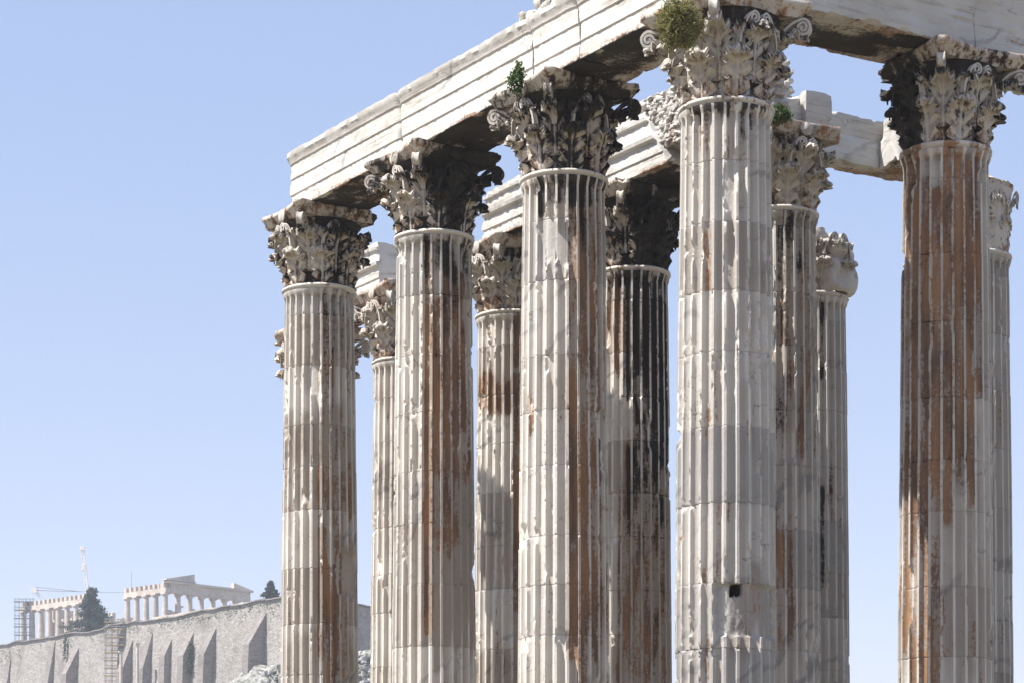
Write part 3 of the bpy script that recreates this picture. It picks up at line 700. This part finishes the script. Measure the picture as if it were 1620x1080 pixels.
# ------------------------------------------------------------------ rubble walls
def stone(rng, c, size, rz, seedv):
    n1, n2 = 7, 10; ph = np.linspace(-PI / 2, PI / 2, n1)[:, None]; th = np.arange(n2)[None, :] / n2 * 2 * PI
    x = np.sign(np.cos(th)) * np.abs(np.cos(th)) ** .4 * np.cos(ph) ** .35; y = np.sign(np.sin(th)) * np.abs(np.sin(th)) ** .4 * np.cos(ph) ** .35; z = np.sign(np.sin(ph)) * np.abs(np.sin(ph)) ** .7 * np.ones_like(th)
    k = .55 + .9 * fbm(x * 1.1 + seedv, y * 1.1, z * 1.1, 3, 2)
    x, y, z = x * size[0] / 2 * k, y * size[1] / 2 * k, z * size[2] / 2 * k
    tl = rng.uniform(-.35, .35); x, z = x * math.cos(tl) - z * math.sin(tl), x * math.sin(tl) + z * math.cos(tl)
    cs, sn = math.cos(rz), math.sin(rz)
    return np.stack([c[0] + x * cs - y * sn, c[1] + x * sn + y * cs, c[2] + z], -1).reshape(-1, 3), grid_faces(n1, n2, True)
def rubble(name, label, u0, u1, v, zbase, hfun, thick, seed, size=.26):
    rng = random.Random(seed); mb = MB(); L = abs(u1 - u0)
    # mortar core
    ns = max(6, int(L / .15)); s = np.linspace(u0, u1, ns); hh = np.array([max(.06, hfun((x - u0) / (u1 - u0)) - .10) for x in s])
    tk = thick / 2 - .08; P = []
    for x, h in zip(s, hh):
        for vv, z in ((v - tk, 0), (v - tk, h), (v + tk, h), (v + tk, 0)):
            q = uv(x, vv); P.append((q.x, q.y, zbase + z))
    mb.add(P, np.vstack([grid_faces(ns, 4, True), [(0, 1, 2, 3), (4 * ns - 1, 4 * ns - 2, 4 * ns - 3, 4 * ns - 4)]]))
    z = 0
    while z < 3:
        rowh = rng.uniform(.7, 1.2) * size * .62; x = u0
        while (x < u1):
            wd = rng.uniform(.6, 1.5) * size; h = hfun((x + wd / 2 - u0) / (u1 - u0))
            if z < h:
                for vv in ([v - thick / 2, v + thick / 2] if thick > .4 else [v]) + ([v - thick / 6, v + thick / 6] if (z + rowh > h - size or x < u0 + size or x > u1 - 2 * size) else []):
                    q = uv(x + wd / 2, vv + rng.uniform(-.05, .05))
                    V, Fq = stone(rng, (q.x, q.y, zbase + z + rowh / 2), (wd * 1.15, size * 1.1, rowh * 1.25), math.atan2(U2[1], U2[0]) + rng.uniform(-.3, .3), rng.random() * 50)
                    mb.add(V, Fq)
            x += wd
        z += rowh
    return tag(mb.build(name, RUBBLE, None, True, sharp=50), label, 'rubble wall')
rubble('rubble_wall', 'rubble stone wall on the broken rear beam, rising behind the nearest corner column', 5.6, 11.0, SP, ZC + .40,
       lambda t: (1.32 - .22 * t) * min(1, t / .06 + .5), 1.3, 61, .15)
rubble('rubble_wall', 'low rubble heap on top of the front beam at the upper edge of the picture', -.4, SP * 1.05, 0.0, ZC + HB, lambda t: .75 * min(1, (1 - t) * 3.5) + .05, 1.3, 62, .24)
mbm = MB(); rng = random.Random(5)
for i in range(60):
    q = uv(SP - .1 + rng.uniform(-.35, .35), SP - .35 + rng.uniform(-.35, .35 - .3 * i / 60)); V, Fq = stone(rng, (q.x, q.y, ZC + .08 + i * .022), (rng.uniform(.2, .36), .26, rng.uniform(.1, .2)), rng.random() * 3, i * 7.1); mbm.add(V, Fq)
tag(mbm.build('rubble_pile', RUBBLE, None, True, sharp=50), 'small stack of rough stones above the green plant on the column behind the corner column', 'stones')

# ------------------------------------------------------------------ plants on the ruin
def leaves(n, ctr, rad, size, rng, clump=14, crad=.35, shell=.4, elong=1.6, droop=0.0):
    ctr = np.array(ctr); rad = np.array(rad); V = []; cc = []
    for i in range(clump):
        p = rng.normal(size=3); p /= np.linalg.norm(p); cc.append(ctr + p * rad * rng.uniform(shell, 1.18))
    cc = np.array(cc); k = rng.randint(0, clump, n)
    P = cc[k] + rng.normal(size=(n, 3)) * rad * crad
    P[:, 2] -= droop * rng.random_sample(n) ** 2
    a = rng.normal(size=(n, 3)); a /= np.linalg.norm(a, axis=1)[:, None]; b = np.cross(a, rng.normal(size=(n, 3))); b /= np.linalg.norm(b, axis=1)[:, None]
    s = size * rng.uniform(.6, 1.3, n)[:, None]
    Q = np.stack([P - a * s * elong / 2, P + b * s / 2, P + a * s * elong / 2, P - b * s / 2], 1).reshape(-1, 3)
    return Q, np.arange(4 * n).reshape(-1, 4), cc
def plant(name, label, base, ctr, rad, size, n, mat, seed, cat='plant', **kw):
    rng = np.random.RandomState(seed); root = empty(name, base); tag(root, label, cat)
    b = np.array(base); Q, Fq, cc = leaves(n, np.array(ctr) - b, rad, size, rng, **kw)
    link_mesh('foliage', Q, Fq, mat, root, None, False)
    mb = MB()
    for c in cc: mb.tube((0, 0, 0), c, .012, .005, 5)
    mb.build('stems', WOODM, root)
    return root
q = at(1071, 38, 42.9)
plant('dry_bush', 'round olive green dry bush growing beside the capital of the nearest corner column', (q.x + .1, q.y + .35, q.z - .1), q, (.30, .30, .37), .021, 7500, BUSHM, 3, 'bush', clump=17, crad=.27, elong=4.5, droop=.10)
q = at(819, 120, 48.2)
plant('leafy_plant', 'small dark green plant growing against the front beam on a capital corner', (q.x + .1, q.y + .2, q.z - .18), q, (.17, .16, .22), .035, 900, LEAFM, 4, clump=14, crad=.25, droop=.15)
q = at(1231, 184, 50.3)
plant('leafy_plant', 'bright green tuft growing on the broken rear capital right of the nearest corner column', (q.x, q.y + .05, q.z - .2), q, (.20, .2, .17), .04, 900, LEAFM, 6, clump=16, crad=.22, elong=2.4)

# ------------------------------------------------------------------ ACROPOLIS (far)
BET = R(47); N2 = np.array([math.cos(BET), math.sin(BET)]); W2 = np.array([-math.sin(BET), math.cos(BET)])
ac = empty('hilltop_temple', tuple(at(265, 1010, 700)), 0)
tag(ac, 'ruined white temple with Doric columns on the distant hilltop', 'temple')
C0 = np.array([(265 - 810) / F * 700, 700.0]); ZF = EYE + (YH - 918) / F * 700 - 13.7
orig = np.array([ac.location.x, ac.location.y, ac.location.z])
def pn(n, w_, z): p = C0 + N2 * n + W2 * w_; return np.array([p[0], p[1], ZF + z]) - orig
ang = math.atan2(W2[1], W2[0])
def doric(n, w_, h=10.4, cap=True):
    zs = np.array([0, 2.5, 5, 7.5, 9.6, 9.62, 9.9, 10.0]) * h / 10.4; rs = np.array([.95, .92, .87, .80, .74, .78, 1.0, 1.0])
    a = np.arange(40) / 40 * 2 * PI; fl = 1 - .05 * (np.arange(40) % 2)
    rr = rs[:, None] * np.where(np.arange(8)[:, None] < 5, fl[None, :], 1.0)
    c = pn(n, w_, 0); P = np.stack([c[0] + rr * np.cos(a), c[1] + rr * np.sin(a), np.broadcast_to((c[2] + zs)[:, None], rr.shape)], -1)
    o = link_mesh('column', P, grid_faces(8, 40, True), TEMPLEM, ac, None, True, 30)
    mb = MB(); mb.box(c + np.array([0, 0, h - .2]), (2.05, 2.05, .42), ang); mb.build('column_capital', TEMPLEM, o)
    return o
south_left = [4.3 * k for k in range(9, 17)]
for s in south_left: doric(0, s - 1.0)
for k in range(0, 5): doric(0, 1.0 + 4.25 * k)
for k in range(1, 8): doric(4.28 * k + .3, 1.0)
mb = MB(); mb.box(pn(15.4, 34.7, -.9), (69.5 + 2, 31 + 2, 1.8), ang); mb.build('stylobate', TEMPLEM, ac)
def hwall(name, n0, w0, n1, w1, z0, z1, th, mat=TEMPLEM):
    a = pn(n0, w0, 0); b = pn(n1, w1, 0); d = b - a; L = np.linalg.norm(d[:2]); m = MB()
    m.box(((a[0] + b[0]) / 2, (a[1] + b[1]) / 2, (a[2] + z0 + a[2] + z1) / 2), (L, th, z1 - z0), math.atan2(d[1], d[0])); return m.build(name, mat, ac)
# south side entablature: architrave + triglyphs
hwall('architrave', 0, -.2, 0, 18.6, 10.42, 11.75, 1.7); hwall('frieze', .1, .9, .1, 3.0, 11.75, 13.1, 1.5)
mb = MB()
for k in range(1, 9): mb.box(pn(0, .9 + 2.13 * k, 12.45), (.95, 1.7, 1.35), ang)
mb.build('triglyphs', TEMPLEM, ac); hwall('frieze_backing', .35, 3.0, .35, 18.4, 11.75, 12.6, .7)
hwall('architrave', 0, 36.6, 0, 69, 10.42, 11.75, 1.7); mb = MB()
for k in range(15): mb.box(pn(0, 37.6 + 2.13 * k, 12.4), (1.05, 1.7, 1.3), ang)
mb.build('triglyphs', TEMPLEM, ac); hwall('frieze_backing', .4, 37, .4, 69, 11.75, 12.5, .7)
# east side entablature full height
hwall('architrave', 1.0, .55, 30.6, .55, 10.42, 11.75, 1.6); hwall('frieze', 1.0, .60, 30.6, .60, 11.75, 13.15, 1.5); hwall('cornice', -.4, .35, 31.2, .35, 13.15, 13.75, 2.4)
# pediment corners
def wedge(name, n0, n1, w_, z0, h0, h1, th):
    P = []
    for dw in (-th / 2, th / 2):
        for n, z in ((n0, z0), (n1, z0), (n1, z0 + h1), (n0, z0 + h0)): P.append(pn(n, w_ + dw, z))
    return link_mesh(name, P, np.array([(0, 1, 2, 3), (7, 6, 5, 4), (0, 4, 5, 1), (1, 5, 6, 2), (2, 6, 7, 3), (3, 7, 4, 0)]), TEMPLEM, ac, None, False)
wedge('pediment_corner', -.4, 9.5, .7, 13.76, .25, 2.2, 1.1); wedge('pediment_cornice', -.9, 9.8, .2, 13.9, .35, .35, 2.0)
wedge('pediment_cornice', -.4, 9.6, -.1, 14.0, .3, 2.4, .5)
wedge('pediment_corner', 24.5, 31.0, .7, 13.76, 1.7, .25, 1.4)
# cella remains
hwall('cella_wall', 4.5, 30, 4.5, 60, 0, 7.5, 1.2); hwall('cella_wall', 5, 8, 27, 8, 0, 6.4, 1.2); hwall('cella_wall', 4.5, 60, 27, 60, 0, 11, 1.5)
hwall('cella_wall', 22, 20, 22, 36, 0, 6.0, 1.2)
for n, w_, h in ((5.5, 7, 6.5), (9.7, 7, 8.0), (14, 7, 7.5), (5.5, 24, 5.6), (8.5, 31, 6.4)): doric(n, w_, h)

# terrace and hill
cor = np.array([-46.0, 572.0]); ZW = EYE + 71.6
wl0 = np.array([-160.0, 715.0]); wall_pts = [np.array([-142.0, 689.0]), np.array([-98.5, 635.5]), np.array([-54.8, 582.0]), cor, np.array([-36.8, 592.0]), np.array([-20.0, 640.0])]
pts = [wl0 + (wl0 - wall_pts[0]) * 2] + wall_pts
fw = empty('fortress_wall', (cor[0], cor[1], 50)); tag(fw, 'long buttressed stone retaining wall round the distant hilltop', 'fortress wall')
fo = np.array([cor[0], cor[1], 50.0])
P = []; dens = []
for i in range(len(pts) - 1):
    n = max(2, int(np.linalg.norm(pts[i + 1] - pts[i]) / 1.5))
    for k in range(n): dens.append(pts[i] + (pts[i + 1] - pts[i]) * k / n)
dens.append(pts[-1]); dens = np.array(dens)
d = np.gradient(dens, axis=0); d /= np.linalg.norm(d, axis=1)[:, None]; nrm = np.stack([d[:, 1], -d[:, 0]], -1)   # towards the viewer side
top = ZW + (fbm(dens[:, 0] * .12, dens[:, 1] * .12, 0, 5, 3) - .5) * 1.6
zz = np.linspace(0, 1, 26); rows = []
for f in zz:
    z = 40 + (top - 40) * f; bat = (1 - f) * 2.2 + .35 * (fbm(dens[:, 0] * .5, dens[:, 1] * .5, z * .5, 8, 3) - .5)
    rows.append(np.concatenate([dens + nrm * bat[:, None], z[:, None]], 1))
rows.append(np.concatenate([dens - nrm * 2.0, (top + .1)[:, None]], 1)); rows.append(np.concatenate([dens - nrm * 2.2, (top * 0 + 60)[:, None]], 1))
P = np.array(rows) - fo
link_mesh('wall_face', P, grid_faces(len(rows), len(dens)), WALLM, fw, None, True, 40)
# thin coping line
mb = MB()
for i in range(0, len(dens) - 1):
    a, b = dens[i], dens[i + 1]; c = (a + b) / 2; L = np.linalg.norm(b - a); mb.box((c[0] - fo[0], c[1] - fo[1], (top[i] + top[i + 1]) / 2 - fo[2] + .2), (L * 1.02, 1.1, .28), math.atan2(b[1] - a[1], b[0] - a[0]))
mb.build('coping', BUTM, fw)
def wall_at(px):
    for i in range(len(pts) - 1):
        a, b = pts[i], pts[i + 1]; k = (px - 810) / F; t = (k * a[1] - a[0]) / ((b[0] - a[0]) - k * (b[1] - a[1]))
        if -.0001 <= t <= 1.0001: dd = (b - a) / np.linalg.norm(b - a); return a + (b - a) * t, dd, np.array([dd[1], -dd[0]])
# buttresses: right edge px, apex py, knee py, base width px
for (px, py, wpx, knee, bot) in [(19, 1026, 11, 1.0, 1110), (88, 1009, 16, 1.0, 1110), (126, 1021, 18, .42, 1110), (212, 1006, 16, .45, 1110), (243, 994, 14, .55, 1090), (274, 1005, 11, .35, 1080), (308, 996, 15, .40, 1080), (344, 988, 18, .45, 1075), (423, 966, 25, .45, 1066), (168, 1062, 8, .6, 1110)]:
    p, dd, nn = wall_at(px); dY = p[1]; zt = EYE + (YH - py) * dY / F; zb = EYE + (YH - bot) * dY / F - 3
    prot = wpx * dY / F / abs(nn[0] - nn[1] * (px - 810) / F) * 1.2 + .4; th = 2.6
    zk = zt - (zt - zb) * knee
    prof = [(0, zt), (prot * (.9 if knee < 1 else 1.0), zk), (prot, zb), (-1, zb), (-1, zt)]
    V = []
    for s in (0, -th):
        for o, z in prof: V.append((p[0] + dd[0] * s + nn[0] * o - fo[0], p[1] + dd[1] * s + nn[1] * o - fo[1], z - fo[2]))
    Fq = [(0, 5, 6, 1), (1, 6, 7, 2), (2, 7, 8, 3), (4, 3, 8, 9), (0, 4, 9, 5)]
    link_mesh('buttress', V, [np.array(Fq), np.array([(0, 1, 2, 3, 4), (9, 8, 7, 6, 5)])], BUTM, fw, None, False)
# upper parapet below the east front
a = at(240, 977, 668); b = at(440, 944, 615)
mb = MB(); L = (b - a).length; c = (a + b) / 2
P = []
for t in np.linspace(0, 1, 30):
    q = a.lerp(b, t)
    for dz in (-4, 0): P.append((q.x, q.y, q.z + dz + .25 * noise3(t * 20, 0, 0, 5)))
for t in np.linspace(0, 1, 30):
    q = a.lerp(b, t)
    for dz in (0, -4): P.append((q.x + 1, q.y + 1.2, q.z + dz))
P = np.array(P); F1 = grid_faces(30, 2); F2 = grid_faces(30, 2) + 60; i = np.arange(29); F3 = np.stack([2 * i + 1, 60 + 2 * i, 60 + 2 * i + 2, 2 * i + 3], -1)
tag(link_mesh('terrace_wall', P, np.vstack([F1, F2, F3]), TEMPLEM, None, None, False), 'low pale terrace wall just below the hilltop temple, above the fortress wall', 'low wall')

# hill terrain as a height field
nx, ny = 260, 240; xs = np.linspace(-260, 120, nx); ys = np.linspace(330, 900, ny); X, Y = np.meshgrid(xs, ys)
# signed distance from the wall line (positive in front)
def poly_side(X, Y):
    best = np.full(X.shape, 1e9); sg = np.ones(X.shape)
    for i in range(len(pts) - 1):
        a, b = pts[i], pts[i + 1]; d = b - a; L2 = d @ d; t = np.clip(((X - a[0]) * d[0] + (Y - a[1]) * d[1]) / L2, 0, 1)
        qx, qy = a[0] + t * d[0], a[1] + t * d[1]; ds = np.hypot(X - qx, Y - qy); s = np.sign((X - a[0]) * d[1] - (Y - a[1]) * d[0])
        u_ = ds < best; best = np.where(u_, ds, best); sg = np.where(u_, s, sg)
    return best * sg
SD = poly_side(X, Y)
rock = fbm(X * .07, Y * .07, 0, 77, 5); rid = 1 - np.abs(2 * fbm(X * .16, Y * .16, 3, 78, 4) - 1) * 2
slopebase = 56.5 - np.clip(SD, 0, 400) * .24 - 5.5 * sstep(-60, -72, X)
Zt = slopebase + (rock - .5) * 9 + (rid - .5) * 2.2
Zt = np.where(SD < 0, np.minimum(71, 56 + 15 * np.clip((-SD - 2.5) / 1.0, 0, 1)), Zt); Zt = np.where((SD < 0), np.where(SD < -2.6, 70.5 + (rock - .5) * .8, 52), Zt)
Zt = np.where((SD < 0) & (X > -56 + (Y - 560) * .30), np.minimum(Zt, 50), Zt)
Zt = np.where(Y > 860, Zt - (Y - 860) * 2.2, Zt); Zt = Zt - np.clip(X + 22 + (600 - Y) * .02, 0, 200) * 1.9
Zt = np.maximum(Zt, -1)
link = link_mesh('hill', np.stack([X, Y, Zt], -1), grid_faces(ny, nx), ROCKM, None, None, True, 35); tag(link, None, None, kind='structure')
# rocky spurs in front of the wall foot
def outcrop(label, cx, cy, rx, ry, z0, hz, seed, n=90):
    u_ = np.linspace(-1, 1, n); A, B = np.meshgrid(u_, u_); x = cx + A * rx; y = cy + B * ry
    rr = np.hypot(A, B); env = np.clip(1 - rr ** 2, 0, 1) ** .7
    f = fbm(x * .12, y * .12, 0, seed, 3); cells = 1 - np.abs(2 * fbm(x * .35, y * .35, 0, seed + 3, 4) - 1) * 2.2
    z = z0 - 8 + (hz + 8) * env * (.75 + .5 * f) + cells * 2.0 * (env > 0)
    rg = random.Random(seed); rt = empty('rock_outcrop', (cx, cy, z0)); tag(rt, label, 'rock')
    link_mesh('bedrock', np.stack([x - cx, y - cy, z - z0 - .8], -1), grid_faces(n, n), ROCKM, rt, None, True, 30); mb = MB()
    for k in range(900):
        i, j = rg.randrange(4, n - 4), rg.randrange(4, n - 4)
        if env[i, j] < .05: continue
        sz = rg.uniform(.5, 1.9) * (1.6 if rg.random() < .12 else 1)
        V, Fq = stone(rg, (x[i, j] - cx, y[i, j] - cy, z[i, j] - z0 - .6), (sz * 1.3, sz, sz * .9), rg.random() * 6, rg.random() * 90); mb.add(V, Fq)
    st = mb.build('loose_rocks', ROCKM, rt, True, sharp=40); st['kind'] = 'stuff'
    return rt
outcrop('white rocky slope below the big right hand buttress of the fortress wall', -47, 553, 17, 15, 44, 10, 81, 130)
outcrop('white boulders seen in the gap right of the left end column', -33, 552, 9, 14, 44, 15, 82, 80)

# conifers on the hill
def conifer(label, px, base_py, d, w, h, seed, lean=0.0):
    b = at(px, base_py, d); root = empty('conifer_tree', tuple(b)); tag(root, label, 'tree', 'dark conifers on the hilltop')
    rng = np.random.RandomState(seed); Q = []; n = 85
    tr = MB(); tr.tube((0, 0, -3), (lean * h * .5, 0, h * .55), .35, .2, 7); tr.tube((lean * h * .5, 0, h * .55), (lean * h, 0, h * .97), .2, .05, 6)
    cc = []
    for i in range(n):
        f = rng.uniform(0, 1) ** 1.25; a = rng.uniform(0, 2 * PI); rad = w / 2 * (1 - f) ** .62 * rng.uniform(.45, 1.25) * (1 + .25 * math.sin(a * 2 + seed + f * 7)); z = h * (.02 + f * .95)
        c0 = np.array([lean * z, 0, z]); c1 = c0 + np.array([math.cos(a) * rad, math.sin(a) * rad, -.12 * rad + .15 * rng.normal()])
        tr.tube(c0, c1, .06, .02, 4)
        m = 190; t = rng.uniform(.25, 1.05, m)[:, None]; pp = c0 + (c1 - c0) * t + rng.normal(size=(m, 3)) * np.array([.42, .42, .30]) * (w / 10)
        cc.append(pp)
    P = np.vstack(cc); nn = len(P); a = rng.normal(size=(nn, 3)); a /= np.linalg.norm(a, axis=1)[:, None]; b_ = np.cross(a, rng.normal(size=(nn, 3))); b_ /= np.linalg.norm(b_, axis=1)[:, None]
    s = .26 * rng.uniform(.6, 1.4, nn)[:, None] * (w / 10) ** .5
    Q = np.stack([P - a * s, P + b_ * s * .6, P + a * s, P - b_ * s * .6], 1).reshape(-1, 3)
    link_mesh('crown', Q, np.arange(4 * nn).reshape(-1, 4), CONIFER, root, None, False); tr.build('trunk', WOODM, root)
conifer('large dark conifer standing between the two halves of the hilltop temple', 144, 1008, 676, 13.5, 13.2, 11, .02)
conifer('small dark conifer right of the hilltop temple, behind the wall top', 428, 949, 596, 4.6, 4.4, 12)

# climbing plants and specks on the fortress wall
rng = np.random.RandomState(9); P = []
for i in range(170):
    px = rng.uniform(205, 445) if rng.random_sample() < .75 else rng.uniform(5, 200)
    p, dd, nn = wall_at(px); dY = p[1]
    line = np.interp(px, [0, 100, 165, 240, 300, 360, 445], [1030, 1012, 996, 985, 975, 962, 950]) + abs(rng.normal()) * 7
    zc = EYE + (YH - line) * dY / F; f = (zc - 40) / (ZW - 40); o = (1 - f) * 2.2 + .25
    m = rng.randint(2, 9); P.append(np.array([p[0] + nn[0] * o, p[1] + nn[1] * o, zc]) + rng.normal(size=(m, 3)) * np.array([.25, .25, .45]) + np.array([nn[0], nn[1], 0]) * .1)
P = np.vstack(P)
def cards(name, P, s, mat, rng):
    nn = len(P); a = rng.normal(size=(nn, 3)); a /= np.linalg.norm(a, axis=1)[:, None]; b_ = np.cross(a, rng.normal(size=(nn, 3))); b_ /= np.linalg.norm(b_, axis=1)[:, None]
    s = s * rng.uniform(.6, 1.4, nn)[:, None]; Q = np.stack([P - a * s, P + b_ * s * .7, P + a * s, P - b_ * s * .7], 1).reshape(-1, 3)
    return link_mesh(name, Q, np.arange(4 * nn).reshape(-1, 4), mat, None, None, False)
tag(cards('wall_weeds', P, .18, TRAILM, rng), 'scattered dark weeds growing out of the fortress wall top', 'weeds', kind='stuff')
def creeper(px, y0, y1, wpx, label, n, s=.22, off=.8):
    p, dd, nn = wall_at(px); dY = p[1]; t = rng.random_sample(n); y = y0 + (y1 - y0) * t; z = EYE + (YH - y) * dY / F
    o = (1 - (z - 40) / (ZW - 40)) * 2.2 + off; w_ = wpx * dY / F / 2
    P = np.stack([p[0] + nn[0] * o, p[1] + nn[1] * o, z], -1) + rng.normal(size=(n, 3)) * np.array([w_ * .45, w_ * .45, .3])
    tag(cards('climbing_plant', P, s, TRAILM, rng), label, 'climbing plant')
creeper(309, 1018, 1064, 9, 'tall dark green climber beside a buttress in the middle of the fortress wall', 900)
creeper(108, 1006, 1042, 6, 'thin grey green creeper hanging down the left part of the fortress wall', 260)

# scaffold towers
def scaffold(label, px0, px1, py0, py1, d, levels, decks=True, depth=2.0, bays=3):
    a = at(px0, py1, d); b = at(px1, py1, d); H = (py1 - py0) * d / F; root = empty('scaffold', tuple(a)); tag(root, label, 'scaffold')
    Wd = (b.x - a.x); mb = MB()
    for i in range(bays + 1):
        x = Wd * i / bays
        for y in (0, depth):
            p = MB(); p.tube((x, y, 0), (x, y, H), .06, n=5); p.build('pole', STEEL, root)
    for l in range(levels + 1):
        z = H * l / levels
        for y in (0, depth): mb.tube((-.3, y, z), (Wd + .3, y, z), .05, n=4); mb.tube((-.3, y, z - .9), (Wd + .3, y, z - .9), .035, n=4)
        for i in range(bays + 1): mb.tube((Wd * i / bays, -.2, z), (Wd * i / bays, depth + .2, z), .04, n=4)
        if decks and l: q = MB(); q.box((Wd / 2, depth / 2, z - H / levels * .35), (Wd + .6, depth - .1, .16)); q.build('deck', PLANK if decks == 1 else STEEL, root)
    for l in range(levels):
        i = l % bays; mb.tube((Wd * i / bays, 0, H * l / levels), (Wd * (i + 1) / bays, 0, H * (l + 1) / levels), .035, n=4)
    mb.build('rails', STEEL, root)
p, dd, nn = wall_at(180)
scaffold('scaffold tower with orange planks against the distant fortress wall', 166, 196, 978, 1100, p[1] - 5.5, 10)
scaffold('grey scaffold round the left end of the hilltop temple', 23, 52, 946, 1012, 742, 5, 2, 2.0, 5)

# monument columns in front of the fortress wall
for px, py, wpx, lab in ((191.5, 1030, 5.5, 'shorter of two lone slender columns standing before the fortress wall'), (217.5, 1018, 5, 'taller of two lone slender columns standing before the fortress wall')):
    p, dd, nn = wall_at(px); d = p[1] - 10; b = at(px, 1088, d); H = (1088 - py) * d / F; r = wpx * d / F / 2
    root = empty('lone_column', tuple(b)); tag(root, lab, 'column', 'lone columns before the fortress wall')
    m = MB(); m.tube((0, 0, 0), (0, 0, H * .93), r, r * .86, 20); m.build('shaft', TEMPLEM, root, True, sharp=40)
    m = MB(); m.tube((0, 0, H * .92), (0, 0, H * .985), r * .88, r * 1.45, 16); m.box((0, 0, H), (r * 3, r * 3, .3), .4); m.build('capital', TEMPLEM, root)
    m = MB(); m.box((0, 0, .2), (r * 3.2, r * 3.2, .5), .4); m.tube((0, 0, .3), (0, 0, .9), r * 1.4, r * 1.1, 16); m.build('base', TEMPLEM, root)

# cranes
def lattice(root, name, a, b, w_, n, mat):
    a, b = np.array(a, float), np.array(b, float); d = (b - a) / np.linalg.norm(b - a); u_ = np.cross(d, [0, 1, 0]); u_ /= np.linalg.norm(u_); v_ = np.cross(d, u_); mb = MB()
    cs = [(-1, -1), (1, -1), (1, 1), (-1, 1)]; off = [(u_ * i + v_ * j) * w_ / 2 for i, j in cs]
    for o in off: mb.tube(a + o, b + o, .09, n=4)
    for k in range(n):
        p, q = a + (b - a) * k / n, a + (b - a) * (k + 1) / n
        for i in range(4): mb.tube(p + off[i], q + off[(i + 1) % 4], .05, n=4)
    return mb.build(name, mat, root)
b = at(146, 1000, 735); t = at(130.5, 868, 735); root = empty('lattice_crane', tuple(b)); tag(root, 'white lattice crane jib standing tall behind the large conifer', 'crane')
v = np.array(t - b); lattice(root, 'jib', (0, 0, 0), v, .8, 26, CRANEM)
m = MB(); m.box(v + np.array([0, 0, .3]), (1.4, 1.2, 1.2)); m.build('jib_head', CRANEM, root); m = MB(); m.box(v * .78 + np.array([-.4, 0, 0]), (1.0, 1.0, 1.8)); m.build('winch_box', CRANEM, root)
m = MB(); m.box((0, 0, -1), (4, 5, 3)); m.build('machine_body', CRANEM, root)
b = at(68, 1010, 745); root = empty('folding_crane', tuple(b)); tag(root, 'pale crane with a long level boom above the left part of the temple', 'crane')
e1 = np.array(at(70, 948, 745) - b); e2 = np.array(at(54, 933, 745) - b); e3 = np.array(at(203, 937, 745) - b)
m = MB(); m.tube((0, 0, 0), e1, .55, .4, 8); m.build('mast', CRANEM, root); lattice(root, 'arm', e1, e2, .7, 5, CRANEM)
m = MB(); m.tube(e2, e3, .13, .08, 5); m.tube(e2 + np.array([0, 0, 1.0]), (e2 + e3) / 2, .08, n=4); m.build('boom', STEEL, root)
m = MB(); m.box(e2, (1.8, 1.4, 1.6)); m.tube(e2 + np.array([-.9, 0, 0]), e2 + np.array([-.9, 0, -5]), .04, n=4); m.build('counterweight', CRANEM, root)
b = at(208, 930, 703); root = MB(); root.tube(b, at(208, 902, 703), .07, .04, 6); tag(root.build('thin_mast', STEEL), 'thin upright mast above the left corner of the standing temple front', 'mast')

# ------------------------------------------------------------------ haze
hb = MB(); hb.box((0, 0, 60), (5400, 5400, 124)); m = bpy.data.materials.new('haze_air'); m.use_nodes = True
t = m.node_tree; t.nodes.remove(t.nodes['Principled BSDF']); pvn = t.nodes.new('ShaderNodeVolumePrincipled'); pvn.inputs['Density'].default_value = 0.00024
pvn.inputs['Color'].default_value = (.86, .92, 1, 1); pvn.inputs['Anisotropy'].default_value = 0.0
t.links.new(pvn.outputs[0], t.nodes['Material Output'].inputs['Volume'])
tag(hb.build('haze', m), None, None, kind='stuff')
